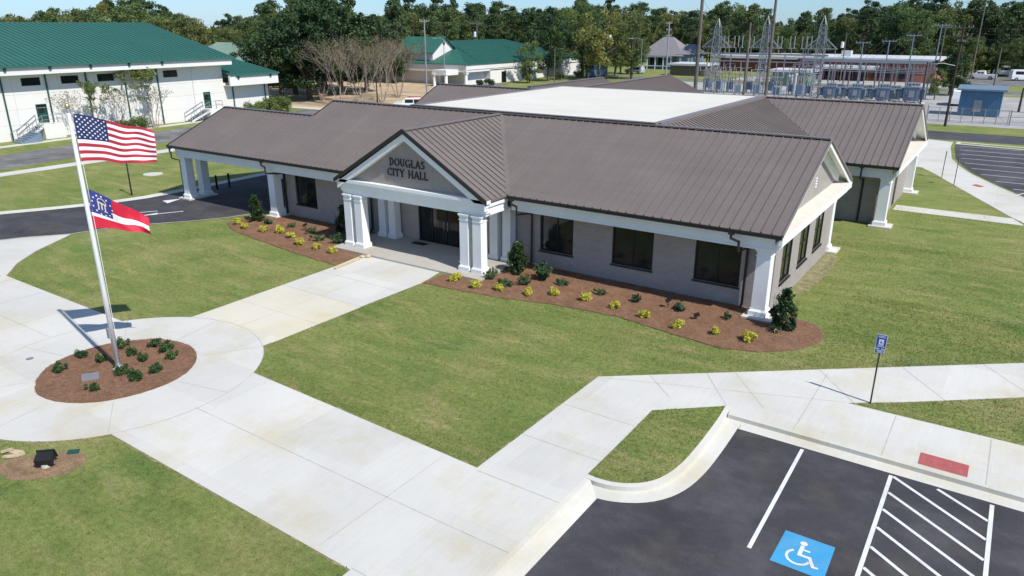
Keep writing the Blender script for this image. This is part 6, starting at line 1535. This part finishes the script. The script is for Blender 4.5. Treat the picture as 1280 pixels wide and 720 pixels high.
for i, T in enumerate(xT):
    src = big1 if i == 0 else big2 if i == 1 else p5
    wire((src[0], src[1], src[2]-1.5) if i < 2 else off(src, 0, -.5), (T, 104, 12.3), .4, ('line from the thickest pole down to the left lattice tower', 'line from the second tall pole to the middle lattice tower', 'long line from the right lattice tower to the tall pole by the pickup')[i])
wire(off(p5, 1, -.5), (60, 200, 15), .8, 'overhead line leaving the tall pole by the pickup to the right')
wire(off(p5, -1, -.5), off(q2, 1, -.5), 2.5, 'long overhead line in front of the woods behind the substation', 24)

# ============================================================ split loose pieces of the big building into parts of their own
def split_obj(o, gap=.03, keep=1):
    me = o.data; nv = len(me.vertices); par = list(range(nv))
    def find(a):
        while par[a] != a: par[a] = par[par[a]]; a = par[a]
        return a
    for p in me.polygons:
        r_ = find(p.vertices[0])
        for v in p.vertices[1:]: par[find(v)] = r_
    isl_ = {}
    for i in range(nv): isl_.setdefault(find(i), []).append(i)
    co = np.empty(nv*3, np.float32); me.vertices.foreach_get('co', co); co = co.reshape(-1, 3)
    keys = list(isl_); bb_ = [(co[isl_[k_]].min(0)-gap, co[isl_[k_]].max(0)+gap) for k_ in keys]; lab = list(range(len(keys)))
    def f2(a):
        while lab[a] != a: a = lab[a]
        return a
    for i in range(len(keys)):
        for j_ in range(i):
            if (bb_[i][0] <= bb_[j_][1]).all() and (bb_[j_][0] <= bb_[i][1]).all(): lab[f2(i)] = f2(j_)
    cl = {}
    for i in range(len(keys)): cl.setdefault(f2(i), set()).update(isl_[keys[i]])
    if len(cl) < 2: return
    groups_ = list(cl.values()); polys = [(tuple(p.vertices), p.material_index) for p in me.polygons]; mats_ = list(me.materials)
    for gi, vs in enumerate(groups_):
        order = sorted(vs); ix = {v: i for i, v in enumerate(order)}
        m2 = bpy.data.meshes.new(o.name.split('.')[0]); m2.from_pydata([tuple(co[v]) for v in order], [], [tuple(ix[v] for v in f) for f, _ in polys if f[0] in vs])
        for m_ in mats_: m2.materials.append(m_)
        m2.update()
        if gi == 0: o.data = m2
        else:
            n = o.copy(); n.data = m2; C.objects.link(n); n.parent = o.parent
for ch in list(hall.children):
    nm = ch.name.split('.')[0]
    if nm in ('frieze', 'gutter', 'column_pad', 'window_sill', 'raking_cornice', 'rake_trim', 'roof_edge_cap', 'soffit', 'cap_shadow_strip', 'cornice', 'gable_wall', 'louvre_vent', 'wall', 'roof'): split_obj(ch)
    if nm == 'letter': split_obj(ch, .006)
for o in list(bpy.data.objects):
    nm = o.name.split('.')[0]
    if nm in ('railing', 'door', 'roof', 'wall', 'fascia', 'headlight', 'column', 'side_windows') and o.type == 'MESH' and o.parent and o.parent.name.split('.')[0] in ('low_steps', 'civic_building', 'assembly_hall', 'hall_wing', 'blue_house', 'parked_van', 'parked_suv', 'parked_pickup', 'box_truck'): split_obj(o)
    if nm == 'pediment_joint': split_obj(o)
    if nm == 'insulator' and o.parent and o.parent.name.split('.')[0] == 'gantry': split_obj(o)
